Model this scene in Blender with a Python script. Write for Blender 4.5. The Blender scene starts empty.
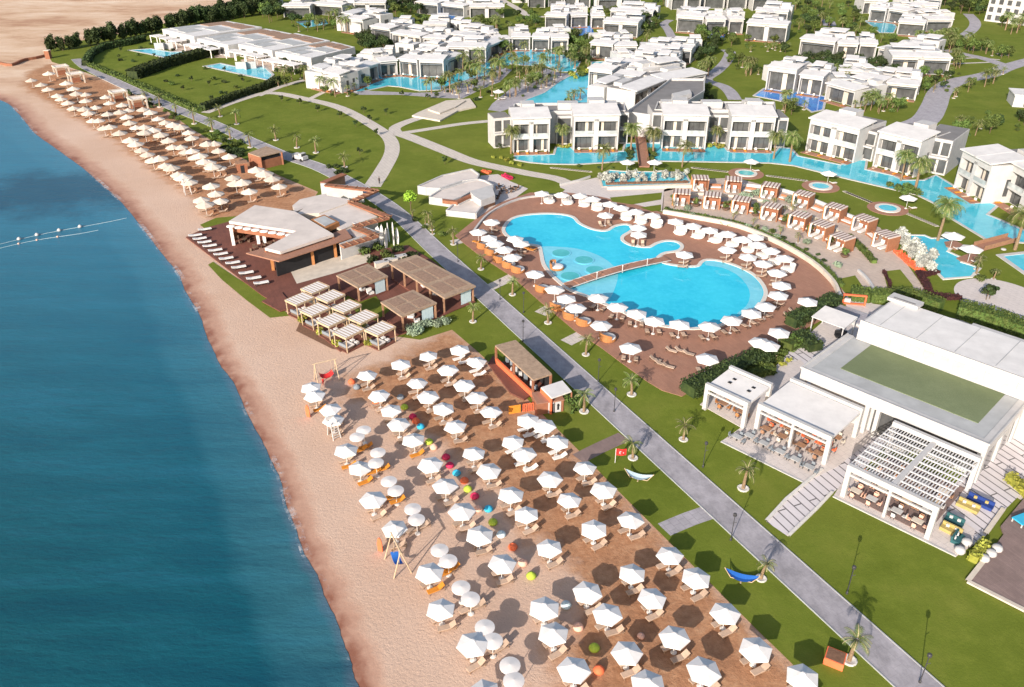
import bpy, math, random
from mathutils import Vector, Matrix
R=math.radians
rnd=random.Random(7)
scene=bpy.context.scene
col=scene.collection
# ---------------------------------------------------------------- camera model
F=830.; YH=-135.; CX,CY=512.,343.5
PITCH=math.atan((CY-YH)/F); CAMH=66.
def P(px,py,z=0.0):
    a=(px-CX)/F; b=(py-CY)/F
    d=Vector((a, math.cos(PITCH)-b*math.sin(PITCH), -math.sin(PITCH)-b*math.cos(PITCH)))
    t=(z-CAMH)/d.z
    return Vector((d.x*t, d.y*t, z))
U=Vector((0.463,-0.886,0)); V=Vector((0.886,0.463,0))   # along the road / inland
ROADANG=math.atan2(U.y,U.x)
# ---------------------------------------------------------------- materials
def nodes(name):
    m=bpy.data.materials.new(name); m.use_nodes=True
    nt=m.node_tree; bs=nt.nodes['Principled BSDF']
    return m,nt,bs
def N(nt,t,**k):
    n=nt.nodes.new(t)
    for a,b in k.items(): setattr(n,a,b)
    return n
def setin(n,**k):
    for a,b in k.items(): n.inputs[a.replace('_',' ')].default_value=b
def noise(nt,vec,scale,detail=4,rough=.55):
    n=N(nt,'ShaderNodeTexNoise'); n.inputs['Scale'].default_value=scale
    n.inputs['Detail'].default_value=detail; n.inputs['Roughness'].default_value=rough
    if vec: nt.links.new(vec,n.inputs['Vector'])
    return n.outputs['Fac']
def ramp(nt,fac,stops,interp='LINEAR'):
    r=N(nt,'ShaderNodeValToRGB'); r.color_ramp.interpolation=interp
    el=r.color_ramp.elements
    while len(el)>len(stops): el.remove(el[-1])
    while len(el)<len(stops): el.new(.5)
    for e,(p,c) in zip(el,stops):
        e.position=p; e.color=(c[0],c[1],c[2],1) if not isinstance(c,(int,float)) else (c,c,c,1)
    nt.links.new(fac,r.inputs['Fac']); return r.outputs['Color']
def mix(nt,f,a,b,mode='MIX'):
    m=N(nt,'ShaderNodeMix'); m.data_type='RGBA'; m.blend_type=mode
    if isinstance(f,(int,float)): m.inputs[0].default_value=f
    else: nt.links.new(f,m.inputs[0])
    for s,i in ((a,6),(b,7)):
        if isinstance(s,tuple): m.inputs[i].default_value=(*s,1)
        else: nt.links.new(s,m.inputs[i])
    return m.outputs[2]
def mth(nt,op,a,b=0.0,clamp=False):
    m=N(nt,'ShaderNodeMath'); m.operation=op; m.use_clamp=clamp
    for s,i in ((a,0),(b,1)):
        if isinstance(s,(int,float)): m.inputs[i].default_value=s
        else: nt.links.new(s,m.inputs[i])
    return m.outputs[0]
def bump(nt,bs,h,strength,dist=.05):
    b=N(nt,'ShaderNodeBump'); b.inputs['Strength'].default_value=strength; b.inputs['Distance'].default_value=dist
    nt.links.new(h,b.inputs['Height']); nt.links.new(b.outputs[0],bs.inputs['Normal'])
def pos(nt): return N(nt,'ShaderNodeNewGeometry').outputs['Position']
def mapv(nt,vec,scale=(1,1,1),rot=(0,0,0)):
    m=N(nt,'ShaderNodeMapping'); m.inputs['Scale'].default_value=scale; m.inputs['Rotation'].default_value=rot
    nt.links.new(vec,m.inputs['Vector']); return m.outputs[0]
def plain(name,c,rough=.7,var=.12,scale=1.2,bmp=0,rand=0.0,spec=.3):
    m,nt,bs=nodes(name); bs.inputs['Roughness'].default_value=rough; bs.inputs['Specular IOR Level'].default_value=spec
    p=pos(nt); f=noise(nt,p,scale,5,.65)
    d=tuple(x*(1-var) for x in c); l=tuple(min(1,x*(1+var*.6)) for x in c)
    cc=ramp(nt,f,[(.3,d),(.7,l)])
    if rand:
        oi=N(nt,'ShaderNodeObjectInfo').outputs['Random']
        v=mth(nt,'ADD',mth(nt,'MULTIPLY',oi,rand),1-rand*.5)
        h=N(nt,'ShaderNodeHueSaturation'); nt.links.new(cc,h.inputs['Color']); nt.links.new(v,h.inputs['Value']); cc=h.outputs[0]
    nt.links.new(cc,bs.inputs['Base Color'])
    if bmp: bump(nt,bs,noise(nt,p,scale*6,4),bmp)
    return m
M={}
M['white']=plain('white_plaster',(.51,.50,.49),.75,.12,.6)
M['whiteroof']=plain('white_roof',(.70,.68,.66),.7,.13,.35)
M['clubroof']=plain('club_roof',(.65,.58,.53),.75,.14,.3)
M['cream']=plain('cream_stone',(.62,.55,.46),.8,.15,.8,.3)
M['grey']=plain('grey_roof',(.22,.21,.205),.85,.15,.3)
M['lightgrey']=plain('light_grey_roof',(.42,.43,.43),.8,.16,.35)
M['darkgrey']=plain('dark_metal',(.05,.05,.055),.5,.2)
M['canopy']=plain('canopy_canvas',(.80,.77,.74),.8,.10,1.5,0,.14)
M['disc']=plain('disc_canvas',(.74,.70,.67),.8,.06,2,0,.06)
M['pole']=plain('pole_white',(.75,.73,.70),.5,.05)
M['lounge']=plain('lounger_wood',(.33,.22,.15),.7,.25,3,0,.3)
M['cush']=plain('lounger_cushion',(.50,.37,.28),.85,.15,3,0,.35)
M['towel']=plain('white_towel',(.80,.78,.75),.9,.08,3)
M['orange']=plain('orange_fabric',(.62,.24,.03),.8,.12,3)
M['strawcanopy']=plain('straw_canopy_canvas',(.66,.57,.48),.85,.12,1.5,0,.3)
M['wicker']=plain('orange_wicker',(.44,.19,.07),.8,.2,4,0,.2)
M['brownwicker']=plain('dark_wicker',(.16,.10,.07),.8,.25,4,0,.3)
M['terracotta']=plain('terracotta_plaster',(.30,.125,.07),.8,.2,1.2,.2)
M['wood']=plain('timber',(.36,.20,.12),.75,.25,2)
M['paletimber']=plain('pale_timber',(.55,.42,.28),.75,.2,2)
M['trunk']=plain('palm_trunk',(.26,.18,.11),.9,.35,5,.5)
M['trunkd']=plain('tree_trunk',(.16,.11,.07),.9,.3,5,.5)
M['ring']=plain('stone_ring',(.66,.63,.58),.8,.15,3)
M['black']=plain('black_cloth',(.02,.02,.022),.7,.2)
M['red']=plain('red_fabric',(.60,.03,.03),.7,.1)
M['blue']=plain('blue_fabric',(.03,.16,.55),.7,.1)
M['cyan']=plain('cyan_fabric',(.04,.42,.65),.7,.1)
M['lime']=plain('lime_fabric',(.42,.55,.06),.7,.1)
M['peach']=plain('peach_fabric',(.80,.48,.36),.7,.1)
M['poppy']=plain('poppy_fabric',(.80,.17,.07),.7,.1)
M['crimson']=plain('crimson_fabric',(.55,.03,.10),.7,.1)
M['navy']=plain('navy_fabric',(.02,.05,.22),.7,.1)
M['teal']=plain('teal_fabric',(.03,.11,.12),.7,.1)
M['mustard']=plain('mustard_fabric',(.42,.33,.12),.7,.1)
M['paleblue']=plain('pale_blue_fabric',(.55,.68,.72),.7,.1)
M['greyfab']=plain('grey_fabric',(.22,.25,.28),.8,.1)
M['skin']=plain('skin',(.42,.25,.17),.6,.05)
M['maroon']=plain('maroon_hedge_cover',(.06,.02,.02),.9,.3,3,.5)
M['soil']=plain('brown_soil',(.20,.11,.07),.9,.3,3,.5)
def glassm(name,c,rough=.15):
    m,nt,bs=nodes(name); bs.inputs['Roughness'].default_value=rough
    p=pos(nt); nt.links.new(ramp(nt,noise(nt,p,.5,1),[(.35,tuple(x*.8 for x in c)),(.65,tuple(x*1.2 for x in c))]),bs.inputs['Base Color'])
    bs.inputs['Specular IOR Level'].default_value=.6
    return m
M['glass']=glassm('window_glass',(.085,.088,.09))
M['rail']=glassm('balcony_glass',(.45,.48,.48),.2)
# sand
def sandcol(nt):
    p=pos(nt)
    big=noise(nt,p,.035,5,.6); mid=noise(nt,p,.35,6,.7)
    streak=noise(nt,mapv(nt,p,(.016,.034,1),(0,0,.35)),1,8,.72)
    c=ramp(nt,big,[(.3,(.60,.41,.30)),(.7,(.69,.51,.40))])
    c=mix(nt,mth(nt,'MULTIPLY',mid,.25),c,(.40,.26,.19))
    sep=N(nt,'ShaderNodeSeparateXYZ'); nt.links.new(p,sep.inputs[0])
    far=mth(nt,'MULTIPLY',mth(nt,'SUBTRACT',sep.outputs['Y'],240.),.012,True)
    des=ramp(nt,streak,[(.38,(.46,.27,.17)),(.48,(.62,.43,.29)),(.54,(.68,.50,.36)),(.62,(.75,.60,.46))])
    c=mix(nt,far,c,des)
    return p,c
def sand_mat(name,attrs):
    m,nt,bs=nodes(name); bs.inputs['Roughness'].default_value=.95; bs.inputs['Specular IOR Level'].default_value=.15
    p,c=sandcol(nt)
    if attrs:
        def at(n):
            a=N(nt,'ShaderNodeAttribute'); a.attribute_name=n; return a.outputs['Fac']
        n1=noise(nt,p,.25,6,.65); n2=noise(nt,p,1.3,5,.6)
        # compacted brown ground
        b=at('brown'); b=mth(nt,'ADD',b,mth(nt,'MULTIPLY',mth(nt,'SUBTRACT',n1,.5),.9))
        bf=ramp(nt,b,[(.35,0.),(.65,1.)])
        br=ramp(nt,mth(nt,'ADD',mth(nt,'MULTIPLY',n2,.5),mth(nt,'MULTIPLY',n1,.5)),[(.36,(.29,.135,.065)),(.5,(.41,.205,.105)),(.64,(.52,.295,.165))])
        c=mix(nt,mth(nt,'MULTIPLY',bf,.92),c,br)
        w=at('wet'); w2=mth(nt,'ADD',w,mth(nt,'MULTIPLY',mth(nt,'SUBTRACT',n1,.5),.8))
        wf=ramp(nt,w2,[(.3,0.),(.5,.4),(.62,.72),(1.,1.)])
        wc=mix(nt,ramp(nt,w2,[(.72,0.),(.98,1.)]),ramp(nt,n2,[(.3,(.42,.225,.155)),(.7,(.50,.285,.20))]),(.29,.125,.08))
        c=mix(nt,wf,c,wc)
        rr=N(nt,'ShaderNodeMapRange'); rr.inputs['To Min'].default_value=.95; rr.inputs['To Max'].default_value=.5
        nt.links.new(wf,rr.inputs['Value']); nt.links.new(rr.outputs[0],bs.inputs['Roughness'])
        foot=noise(nt,mapv(nt,p,(1.,1.,1.)),2.6,5,.75)
        dry=mth(nt,'SUBTRACT',1.,wf)
        h=mth(nt,'MULTIPLY',foot,mth(nt,'ADD',mth(nt,'MULTIPLY',dry,.9),.1))
        bump(nt,bs,h,.75,.13)
    else:
        bump(nt,bs,noise(nt,p,1.4,6,.75),.6,.2)
    nt.links.new(c,bs.inputs['Base Color'])
    return m
M['desert']=sand_mat('desert_sand',False); M['beach']=sand_mat('beach_sand',True)
def grass_mat(name,a,b,c3):
    m,nt,bs=nodes(name); bs.inputs['Roughness'].default_value=.95; bs.inputs['Specular IOR Level'].default_value=.1
    p=pos(nt); f1=noise(nt,p,.09,5,.65); f2=noise(nt,p,2.5,5,.7)
    c=ramp(nt,f1,[(.32,a),(.52,b),(.72,c3)])
    c=mix(nt,mth(nt,'MULTIPLY',f2,.40),c,tuple(x*.5 for x in a)); c=mix(nt,ramp(nt,noise(nt,p,.45,6,.7),[(.5,0.),(.75,.28)]),c,tuple(x*1.3 for x in c3)); c=mix(nt,ramp(nt,noise(nt,p,.03,3,.6),[(.45,0.),(.6,.35)]),c,tuple(x*.8 for x in c3))
    nt.links.new(c,bs.inputs['Base Color']); bump(nt,bs,noise(nt,p,5,4,.7),.5,.08); return m
M['grass']=grass_mat('lawn_grass',(.120,.158,.018),(.155,.198,.026),(.21,.232,.040))
M['turf']=grass_mat('roof_turf',(.15,.19,.10),(.19,.23,.125),(.22,.26,.145))
def leaf_mat(name,a,b,sc=.9):
    m,nt,bs=nodes(name); bs.inputs['Roughness'].default_value=.7; bs.inputs['Specular IOR Level'].default_value=.2
    p=pos(nt); f=noise(nt,p,sc,3,.7)
    c=ramp(nt,f,[(.3,a),(.7,b)])
    oi=N(nt,'ShaderNodeObjectInfo').outputs['Random']
    h=N(nt,'ShaderNodeHueSaturation'); nt.links.new(c,h.inputs['Color']); nt.links.new(mth(nt,'ADD',mth(nt,'MULTIPLY',oi,.6),.7),h.inputs['Value'])
    nt.links.new(mth(nt,'ADD',mth(nt,'MULTIPLY',oi,.04),.48),h.inputs['Hue'])
    nt.links.new(h.outputs[0],bs.inputs['Base Color']); return m
M['leaf']=leaf_mat('foliage_mid',(.045,.08,.018),(.13,.17,.04))
M['leafd']=leaf_mat('foliage_dark',(.02,.038,.014),(.06,.085,.025))
M['leafb']=leaf_mat('foliage_bright',(.22,.38,.03),(.34,.50,.06))
M['leafy']=leaf_mat('foliage_yellow',(.20,.21,.035),(.36,.34,.06))
M['palm']=leaf_mat('palm_frond',(.07,.11,.025),(.18,.22,.06),2)
M['silver']=leaf_mat('silver_foliage',(.30,.32,.28),(.55,.55,.50),2)
M['sage']=leaf_mat('sage_foliage',(.20,.27,.18),(.32,.40,.28),2)
def pave(name,c1,c2,sx,sy,rot,gap=.02,mortar=None,st=.6):
    m,nt,bs=nodes(name); bs.inputs['Roughness'].default_value=.85
    p=mapv(nt,pos(nt),(1,1,1),(0,0,rot))
    b=N(nt,'ShaderNodeTexBrick'); nt.links.new(p,b.inputs['Vector'])
    b.inputs['Scale'].default_value=1; b.inputs['Brick Width'].default_value=sx; b.inputs['Row Height'].default_value=sy
    b.inputs['Mortar Size'].default_value=gap; b.inputs['Color1'].default_value=(*c1,1); b.inputs['Color2'].default_value=(*c2,1)
    mo=mortar or tuple(x*.6 for x in c1); b.inputs['Mortar'].default_value=(*mo,1)
    f=noise(nt,pos(nt),.5,5,.7)
    f3=noise(nt,mapv(nt,pos(nt),(.5,.18,1),(0,0,rot+.6)),1,6,.75)
    c=mix(nt,ramp(nt,mth(nt,'ADD',mth(nt,'MULTIPLY',f,.5),mth(nt,'MULTIPLY',f3,.5)),[(.40,.0),(.62,st)]),b.outputs['Color'],tuple(x*.5 for x in c1))
    nt.links.new(c,bs.inputs['Base Color']); bump(nt,bs,noise(nt,pos(nt),3,4),.3); return m
RA=-ROADANG
M['road']=pave('grey_paving',(.42,.395,.42),(.39,.365,.39),1.2,1.2,RA,.02,(.33,.31,.33),.8)
M['path']=pave('pale_paving',(.64,.575,.51),(.60,.54,.48),.9,.9,RA,.03,None,.3)
M['lilac']=pave('lilac_paving',(.45,.42,.45),(.40,.38,.40),1.,1.,RA,.03)
M['deck']=pave('brown_deck',(.40,.205,.135),(.36,.18,.12),2.2,.22,RA+.0,.01,None,.4)
M['cabside']=plain('cabana_side',(.36,.16,.085),.8,.2,3,0,.3)
M['rdeck']=pave('red_deck',(.21,.075,.05),(.18,.065,.045),2.5,.25,RA,.012)
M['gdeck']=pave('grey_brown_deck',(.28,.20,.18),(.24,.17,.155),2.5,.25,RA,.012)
M['terrb']=pave('beige_terrace',(.58,.47,.39),(.54,.43,.355),1.2,1.2,RA,.02,None,.3)
M['slab']=pave('stepping_slabs',(.68,.63,.64),(.64,.60,.61),8.,1.15,RA+R(4),.09,(.12,.11,.11),.2)
M['terr']=pave('white_terrace',(.66,.59,.55),(.63,.565,.53),1.,1.,RA,.015,None,.22)
def water(name,c,c2,rough=.08,sc=1.2,b=.25):
    m,nt,bs=nodes(name); bs.inputs['Roughness'].default_value=rough; bs.inputs['IOR'].default_value=1.33
    p=pos(nt); cc=ramp(nt,noise(nt,p,.12,3),[(.35,c),(.65,c2)]); cc=mix(nt,ramp(nt,noise(nt,p,.9,5,.7),[(.45,.0),(.7,.28)]),cc,tuple(min(1,x*1.25+.04) for x in c2)); nt.links.new(cc,bs.inputs['Base Color'])
    bump(nt,bs,noise(nt,p,sc,3),b,.06); return m
M['pool']=water('pool_water',(.02,.50,.70),(.04,.58,.76))
M['shallow']=water('shallow_pool_water',(.15,.55,.70),(.20,.62,.74))
M['canal']=water('canal_water',(.04,.44,.58),(.09,.54,.66))
M['deeppool']=water('deep_blue_water',(.02,.16,.55),(.04,.26,.66))
M['spa']=water('spa_water',(.06,.40,.42),(.10,.50,.52))
def sea():
    m,nt,bs=nodes('sea_water'); bs.inputs['IOR'].default_value=1.33
    p=pos(nt); a=N(nt,'ShaderNodeAttribute'); a.attribute_name='dist'
    d=mth(nt,'ADD',a.outputs['Fac'],mth(nt,'MULTIPLY',mth(nt,'SUBTRACT',noise(nt,p,.12,4),.5),2.5))
    c=ramp(nt,mth(nt,'MULTIPLY',d,1/60.),[(0.,(.09,.15,.20)),(.02,(.036,.14,.18)),(.105,(.024,.125,.165)),(.135,(.008,.090,.125)),(.5,(.010,.090,.116)),(1.,(.010,.098,.132))])
    w=noise(nt,mapv(nt,p,(.03,.14,1),(0,0,.12)),1,6,.7)
    c=mix(nt,ramp(nt,w,[(.33,.45),(.52,.0),(.7,.0)]),c,(.004,.045,.085))
    c=mix(nt,ramp(nt,w,[(.5,.0),(.72,.30)]),c,(.03,.19,.30))
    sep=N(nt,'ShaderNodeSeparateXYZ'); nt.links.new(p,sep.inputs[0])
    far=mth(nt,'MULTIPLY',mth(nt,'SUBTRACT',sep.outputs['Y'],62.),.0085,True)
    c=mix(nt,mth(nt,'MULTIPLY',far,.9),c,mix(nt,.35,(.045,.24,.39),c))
    # dark reef patch
    v=N(nt,'ShaderNodeVectorMath'); v.operation='DISTANCE'; nt.links.new(mapv(nt,p,(1,1.6,1)),v.inputs[0])
    q=P(60,192); v.inputs[1].default_value=(q.x,q.y*1.6,0)
    rf=mth(nt,'ADD',mth(nt,'MULTIPLY',v.outputs['Value'],.018),mth(nt,'SUBTRACT',noise(nt,p,.07,5,.7),.5))
    c=mix(nt,ramp(nt,rf,[(.25,.7),(.55,0.)]),c,(.008,.05,.10))
    nt.links.new(c,bs.inputs['Base Color']); bs.inputs['Roughness'].default_value=.25; bs.inputs['Specular IOR Level'].default_value=.28
    h=mth(nt,'ADD',noise(nt,mapv(nt,p,(1,2.2,1),(0,0,.15)),.7,7,.72),mth(nt,'MULTIPLY',noise(nt,mapv(nt,p,(.12,.4,1),(0,0,.15)),1,3),1.5))
    bump(nt,bs,h,.55,.22); return m
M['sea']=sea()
m,nt,bs=nodes('foam'); bs.inputs['Roughness'].default_value=.9
f=noise(nt,pos(nt),1.1,6,.8); f2=noise(nt,pos(nt),.09,3,.6)
ff=ramp(nt,mth(nt,'ADD',mth(nt,'MULTIPLY',f,.5),mth(nt,'MULTIPLY',f2,.5)),[(.52,0.),(.66,.75)])
nt.links.new(ff,bs.inputs['Alpha']); bs.inputs['Base Color'].default_value=(.75,.74,.75,1); M['foam']=m
def striped(name,a,b,period,duty,rot=0,obj=True):
    m,nt,bs=nodes(name); bs.inputs['Roughness'].default_value=.8
    tc=N(nt,'ShaderNodeTexCoord').outputs['Object'] if obj else pos(nt)
    s=N(nt,'ShaderNodeSeparateXYZ'); nt.links.new(mapv(nt,tc,(1,1,1),(0,0,rot)),s.inputs[0])
    fr=mth(nt,'FRACT',mth(nt,'DIVIDE',s.outputs['X'],period)); fa=mth(nt,'GREATER_THAN',fr,duty)
    nt.links.new(mix(nt,fa,a,b),bs.inputs['Base Color']); return m
M['cabroof']=striped('striped_canvas',(.80,.76,.72),(.40,.28,.20),.62,.68)
M['pcroof']=striped('striped_cabana_canvas',(.66,.56,.50),(.20,.12,.09),.7,.6)
M['reed']=plain('reed_roof',(.38,.27,.19),.9,.28,1.6,.5)
M['reedp']=plain('reed_panel',(.32,.21,.15),.9,.28,3,.5)
# ---------------------------------------------------------------- mesh builder
class MB:
    def __init__(s): s.v=[]; s.f=[]; s.m=[]; s.mats=[]
    def mi(s,mat):
        if mat not in s.mats: s.mats.append(mat)
        return s.mats.index(mat)
    def add(s,vs,fs,mat='white'):
        o=len(s.v); s.v+= [tuple(x) for x in vs]; s.f+=[tuple(i+o for i in f) for f in fs]; s.m+=[s.mi(mat)]*len(fs); return s
    def box(s,x0,x1,y0,y1,z0,z1,mat='white'):
        vs=[(x,y,z) for z in (z0,z1) for y in (y0,y1) for x in (x0,x1)]
        return s.add(vs,[(0,2,3,1),(4,5,7,6),(0,1,5,4),(2,6,7,3),(0,4,6,2),(1,3,7,5)],mat)
    def obox(s,c,sz,rz,mat='white'):
        ca,sa=math.cos(rz),math.sin(rz); vs=[]
        for z in (-.5,.5):
            for y in (-.5,.5):
                for x in (-.5,.5):
                    X,Y=x*sz[0],y*sz[1]; vs.append((c[0]+X*ca-Y*sa,c[1]+X*sa+Y*ca,c[2]+z*sz[2]))
        return s.add(vs,[(0,2,3,1),(4,5,7,6),(0,1,5,4),(2,6,7,3),(0,4,6,2),(1,3,7,5)],mat)
    def prism(s,poly,z0,z1,mat='white',top=None):
        n=len(poly); a=sum(poly[i][0]*poly[(i+1)%n][1]-poly[(i+1)%n][0]*poly[i][1] for i in range(n))
        if a<0: poly=poly[::-1]
        zt=z1 if isinstance(z1,(list,tuple)) else [z1]*n
        vs=[(p[0],p[1],z0) for p in poly]+[(p[0],p[1],zt[i]) for i,p in enumerate(poly)]
        s.add(vs,[(i,(i+1)%n,(i+1)%n+n,i+n) for i in range(n)]+[tuple(range(n-1,-1,-1))],mat)
        o=len(s.v)-2*n; s.f.append(tuple(o+n+i for i in range(n))); s.m.append(s.mi(top or mat)); return s
    def quad(s,a,b,c,d,mat='white'): return s.add([a,b,c,d],[(0,1,2,3)],mat)
    def tube(s,a,b,r,mat='white',n=6,r2=None):
        a=Vector(a); b=Vector(b); r2=r if r2 is None else r2; d=(b-a)
        if d.length<1e-5: return s
        d.normalize(); x=d.orthogonal().normalized(); y=d.cross(x); vs=[]
        for q,rr in ((a,r),(b,r2)):
            for i in range(n):
                t=2*math.pi*i/n; vs.append(q+x*rr*math.cos(t)+y*rr*math.sin(t))
        return s.add(vs,[(i,(i+1)%n,(i+1)%n+n,i+n) for i in range(n)]+[tuple(range(n-1,-1,-1)),tuple(range(n,2*n))],mat)
    def lathe(s,prof,mat='white',n=16,c=(0,0,0),sx=1,sy=1):
        vs=[]
        for r,z in prof:
            for i in range(n):
                t=2*math.pi*i/n; vs.append((c[0]+r*sx*math.cos(t),c[1]+r*sy*math.sin(t),c[2]+z))
        fs=[]
        for k in range(len(prof)-1):
            for i in range(n): fs.append((k*n+i,k*n+(i+1)%n,(k+1)*n+(i+1)%n,(k+1)*n+i))
        fs.append(tuple(range(n-1,-1,-1))); fs.append(tuple((len(prof)-1)*n+i for i in range(n)))
        return s.add(vs,fs,mat)
    def build(s,name,parent=None,smooth=False):
        me=bpy.data.meshes.new(name); me.from_pydata(s.v,[],s.f)
        for k in s.mats: me.materials.append(M[k])
        me.polygons.foreach_set('material_index',s.m)
        if smooth: me.polygons.foreach_set('use_smooth',[True]*len(s.f))
        me.update()
        o=bpy.data.objects.new(name,me); col.objects.link(o)
        if parent: o.parent=parent
        return o
def tag(o,label,cat,group=None,kind=None):
    if label: o['label']=label
    if cat: o['category']=cat
    if group: o['group']=group
    if kind: o['kind']=kind
    return o
def empty(name,loc,rz=0,label=None,cat=None,group=None):
    o=bpy.data.objects.new(name,None); col.objects.link(o); o.location=loc; o.rotation_euler=(0,0,rz); o.empty_display_size=.3
    return tag(o,label,cat,group)
KIDS={}
def kids(o):
    if o.name not in KIDS: KIDS[o.name]=list(o.children)
    return KIDS[o.name]
def copy_tree(o,loc,rz=0,label=None,sc=None,group=None,cat=None,par=None):
    c=o.copy(); col.objects.link(c)
    if par: c.parent=par
    else:
        c.location=loc; c.rotation_euler=(0,0,rz)
        if sc: c.scale=(sc,sc,sc) if isinstance(sc,(int,float)) else sc
        if label: c['label']=label
        if group: c['group']=group
        if cat: c['category']=cat
    for ch in kids(o): copy_tree(ch,None,par=c)
    return c
class Proto:
    """first use moves the prototype itself, later uses copy it with all its parts"""
    def __init__(s,root): s.r=root; s.used=False; s.base=root.name
    def put(s,loc,rz=0,label=None,sc=None,group=None):
        if not s.used:
            s.used=True; kids(s.r)
            for c in s.r.children: kids(c)
            r=s.r; r.location=loc; r.rotation_euler=(0,0,rz)
            if sc: r.scale=(sc,sc,sc) if isinstance(sc,(int,float)) else sc
            if label: r['label']=label
            if group: r['group']=group
            return r
        return copy_tree(s.r,loc,rz,label,sc if sc else (1,1,1),group)
ORD=['zeroth','first','second','third','fourth','fifth','sixth','seventh','eighth','ninth','tenth','eleventh','twelfth','thirteenth','fourteenth','fifteenth','sixteenth','seventeenth','eighteenth','nineteenth','twentieth']
def od(i):
    if i<=20: return ORD[i]
    t={2:'twenty',3:'thirty',4:'forty',5:'fifty',6:'sixty',7:'seventy',8:'eighty',9:'ninety'}
    if i>=100: return 'hundred and '+od(i-100) if i>100 else 'hundredth'
    return t[i//10]+' '+ORD[i%10] if i%10 else t[i//10][:-1]+'ieth'
def sheet(name,pts,z,mat,kind='structure',thick=0,px=True,label=None,cat=None):
    w=[P(*p) if px else Vector((p[0],p[1],0)) for p in pts]
    mb=MB(); poly=[(q.x,q.y) for q in w]
    if thick: mb.prism(poly,z-thick,z,mat)
    else:
        n=len(poly); a=sum(poly[i][0]*poly[(i+1)%n][1]-poly[(i+1)%n][0]*poly[i][1] for i in range(n))
        if a<0: poly=poly[::-1]
        mb.add([(p[0],p[1],z) for p in poly],[tuple(range(n))],mat)
    o=mb.build(name)
    if kind: o['kind']=kind
    return tag(o,label,cat)
def smooth_pts(pts,k=4,closed=False):
    """Catmull-Rom through 2D/3D points"""
    pts=[Vector(p) for p in pts]; n=len(pts); out=[]
    rng=range(n if closed else n-1)
    for i in rng:
        p0=pts[(i-1)%n] if closed or i>0 else pts[0]; p1=pts[i]; p2=pts[(i+1)%n]; p3=pts[(i+2)%n] if closed or i+2<n else pts[-1]
        for j in range(k):
            t=j/k; out.append(.5*((2*p1)+(p2-p0)*t+(2*p0-5*p1+4*p2-p3)*t*t+(3*p1-p0-3*p2+p3)*t**3))
    if not closed: out.append(pts[-1])
    return out
def strip(name,pts,width,z,mat,thick=0,kind='structure',px=True,smooth=4,kerb=None):
    w=[P(*p) if px else Vector((p[0],p[1],0)) for p in pts]
    if smooth: w=smooth_pts(w,smooth)
    L=[];Rr=[]
    for i,q in enumerate(w):
        d=(w[min(i+1,len(w)-1)]-w[max(i-1,0)]); d.z=0; d.normalize(); n=Vector((-d.y,d.x,0))
        ww=width if isinstance(width,(int,float)) else width[0]+(width[1]-width[0])*i/(len(w)-1)
        L.append(q+n*ww/2); Rr.append(q-n*ww/2)
    mb=MB(); n=len(w)
    def ribbon(A,B,z0,z1,m):
        vs=[(a.x,a.y,z1) for a in A]+[(b.x,b.y,z1) for b in B]
        fs=[(i,i+n,i+1+n,i+1) for i in range(n-1)]
        if z0 is not None:
            vs+=[(a.x,a.y,z0) for a in A]+[(b.x,b.y,z0) for b in B]
            fs+=[(i+2*n,i,i+1,i+1+2*n) for i in range(n-1)]+[(i+n,i+3*n,i+1+3*n,i+1+n) for i in range(n-1)]
        mb.add(vs,fs,m)
    ribbon(L,Rr,z-thick if thick else None,z,mat)
    if kerb:
        for A,sg in ((L,1),(Rr,-1)):
            B=[]
            for i,a in enumerate(A):
                d=(w[min(i+1,n-1)]-w[max(i-1,0)]).normalized(); nn=Vector((-d.y,d.x,0))*sg
                B.append(a+nn*kerb[0])
            ribbon(B if sg>0 else A, A if sg>0 else B,0,z+.06,kerb[1])
    o=mb.build(name); o['kind']=kind
    return o
def inpoly(x,y,poly):
    c=False; n=len(poly); j=n-1
    for i in range(n):
        xi,yi=poly[i]; xj,yj=poly[j]
        if (yi>y)!=(yj>y) and x<(xj-xi)*(y-yi)/(yj-yi)+xi: c=not c
        j=i
    return c
def segd(x,y,pl,closed=True):
    b=1e9; n=len(pl)
    for i in range(n if closed else n-1):
        x1,y1=pl[i]; x2,y2=pl[(i+1)%n]; dx,dy=x2-x1,y2-y1; l=dx*dx+dy*dy or 1e-9
        t=max(0,min(1,((x-x1)*dx+(y-y1)*dy)/l)); d=(x-x1-t*dx)**2+(y-y1-t*dy)**2
        if d<b: b=d
    return math.sqrt(b)
def offset_poly(w,d):
    n=len(w); a=sum(w[i].x*w[(i+1)%n].y-w[(i+1)%n].x*w[i].y for i in range(n)); sg=1 if a>0 else -1; out=[]
    for i in range(n):
        e1=(w[i]-w[i-1]).normalized(); e2=(w[(i+1)%n]-w[i]).normalized(); n1=Vector((e1.y,-e1.x,0)); n2=Vector((e2.y,-e2.x,0))
        b=(n1+n2)
        if b.length<.2: b=n1
        b.normalize(); k=min(1.6,1/max(.4,b.dot(n1)))
        out.append(w[i]+b*d*k*sg)
    return out
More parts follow.
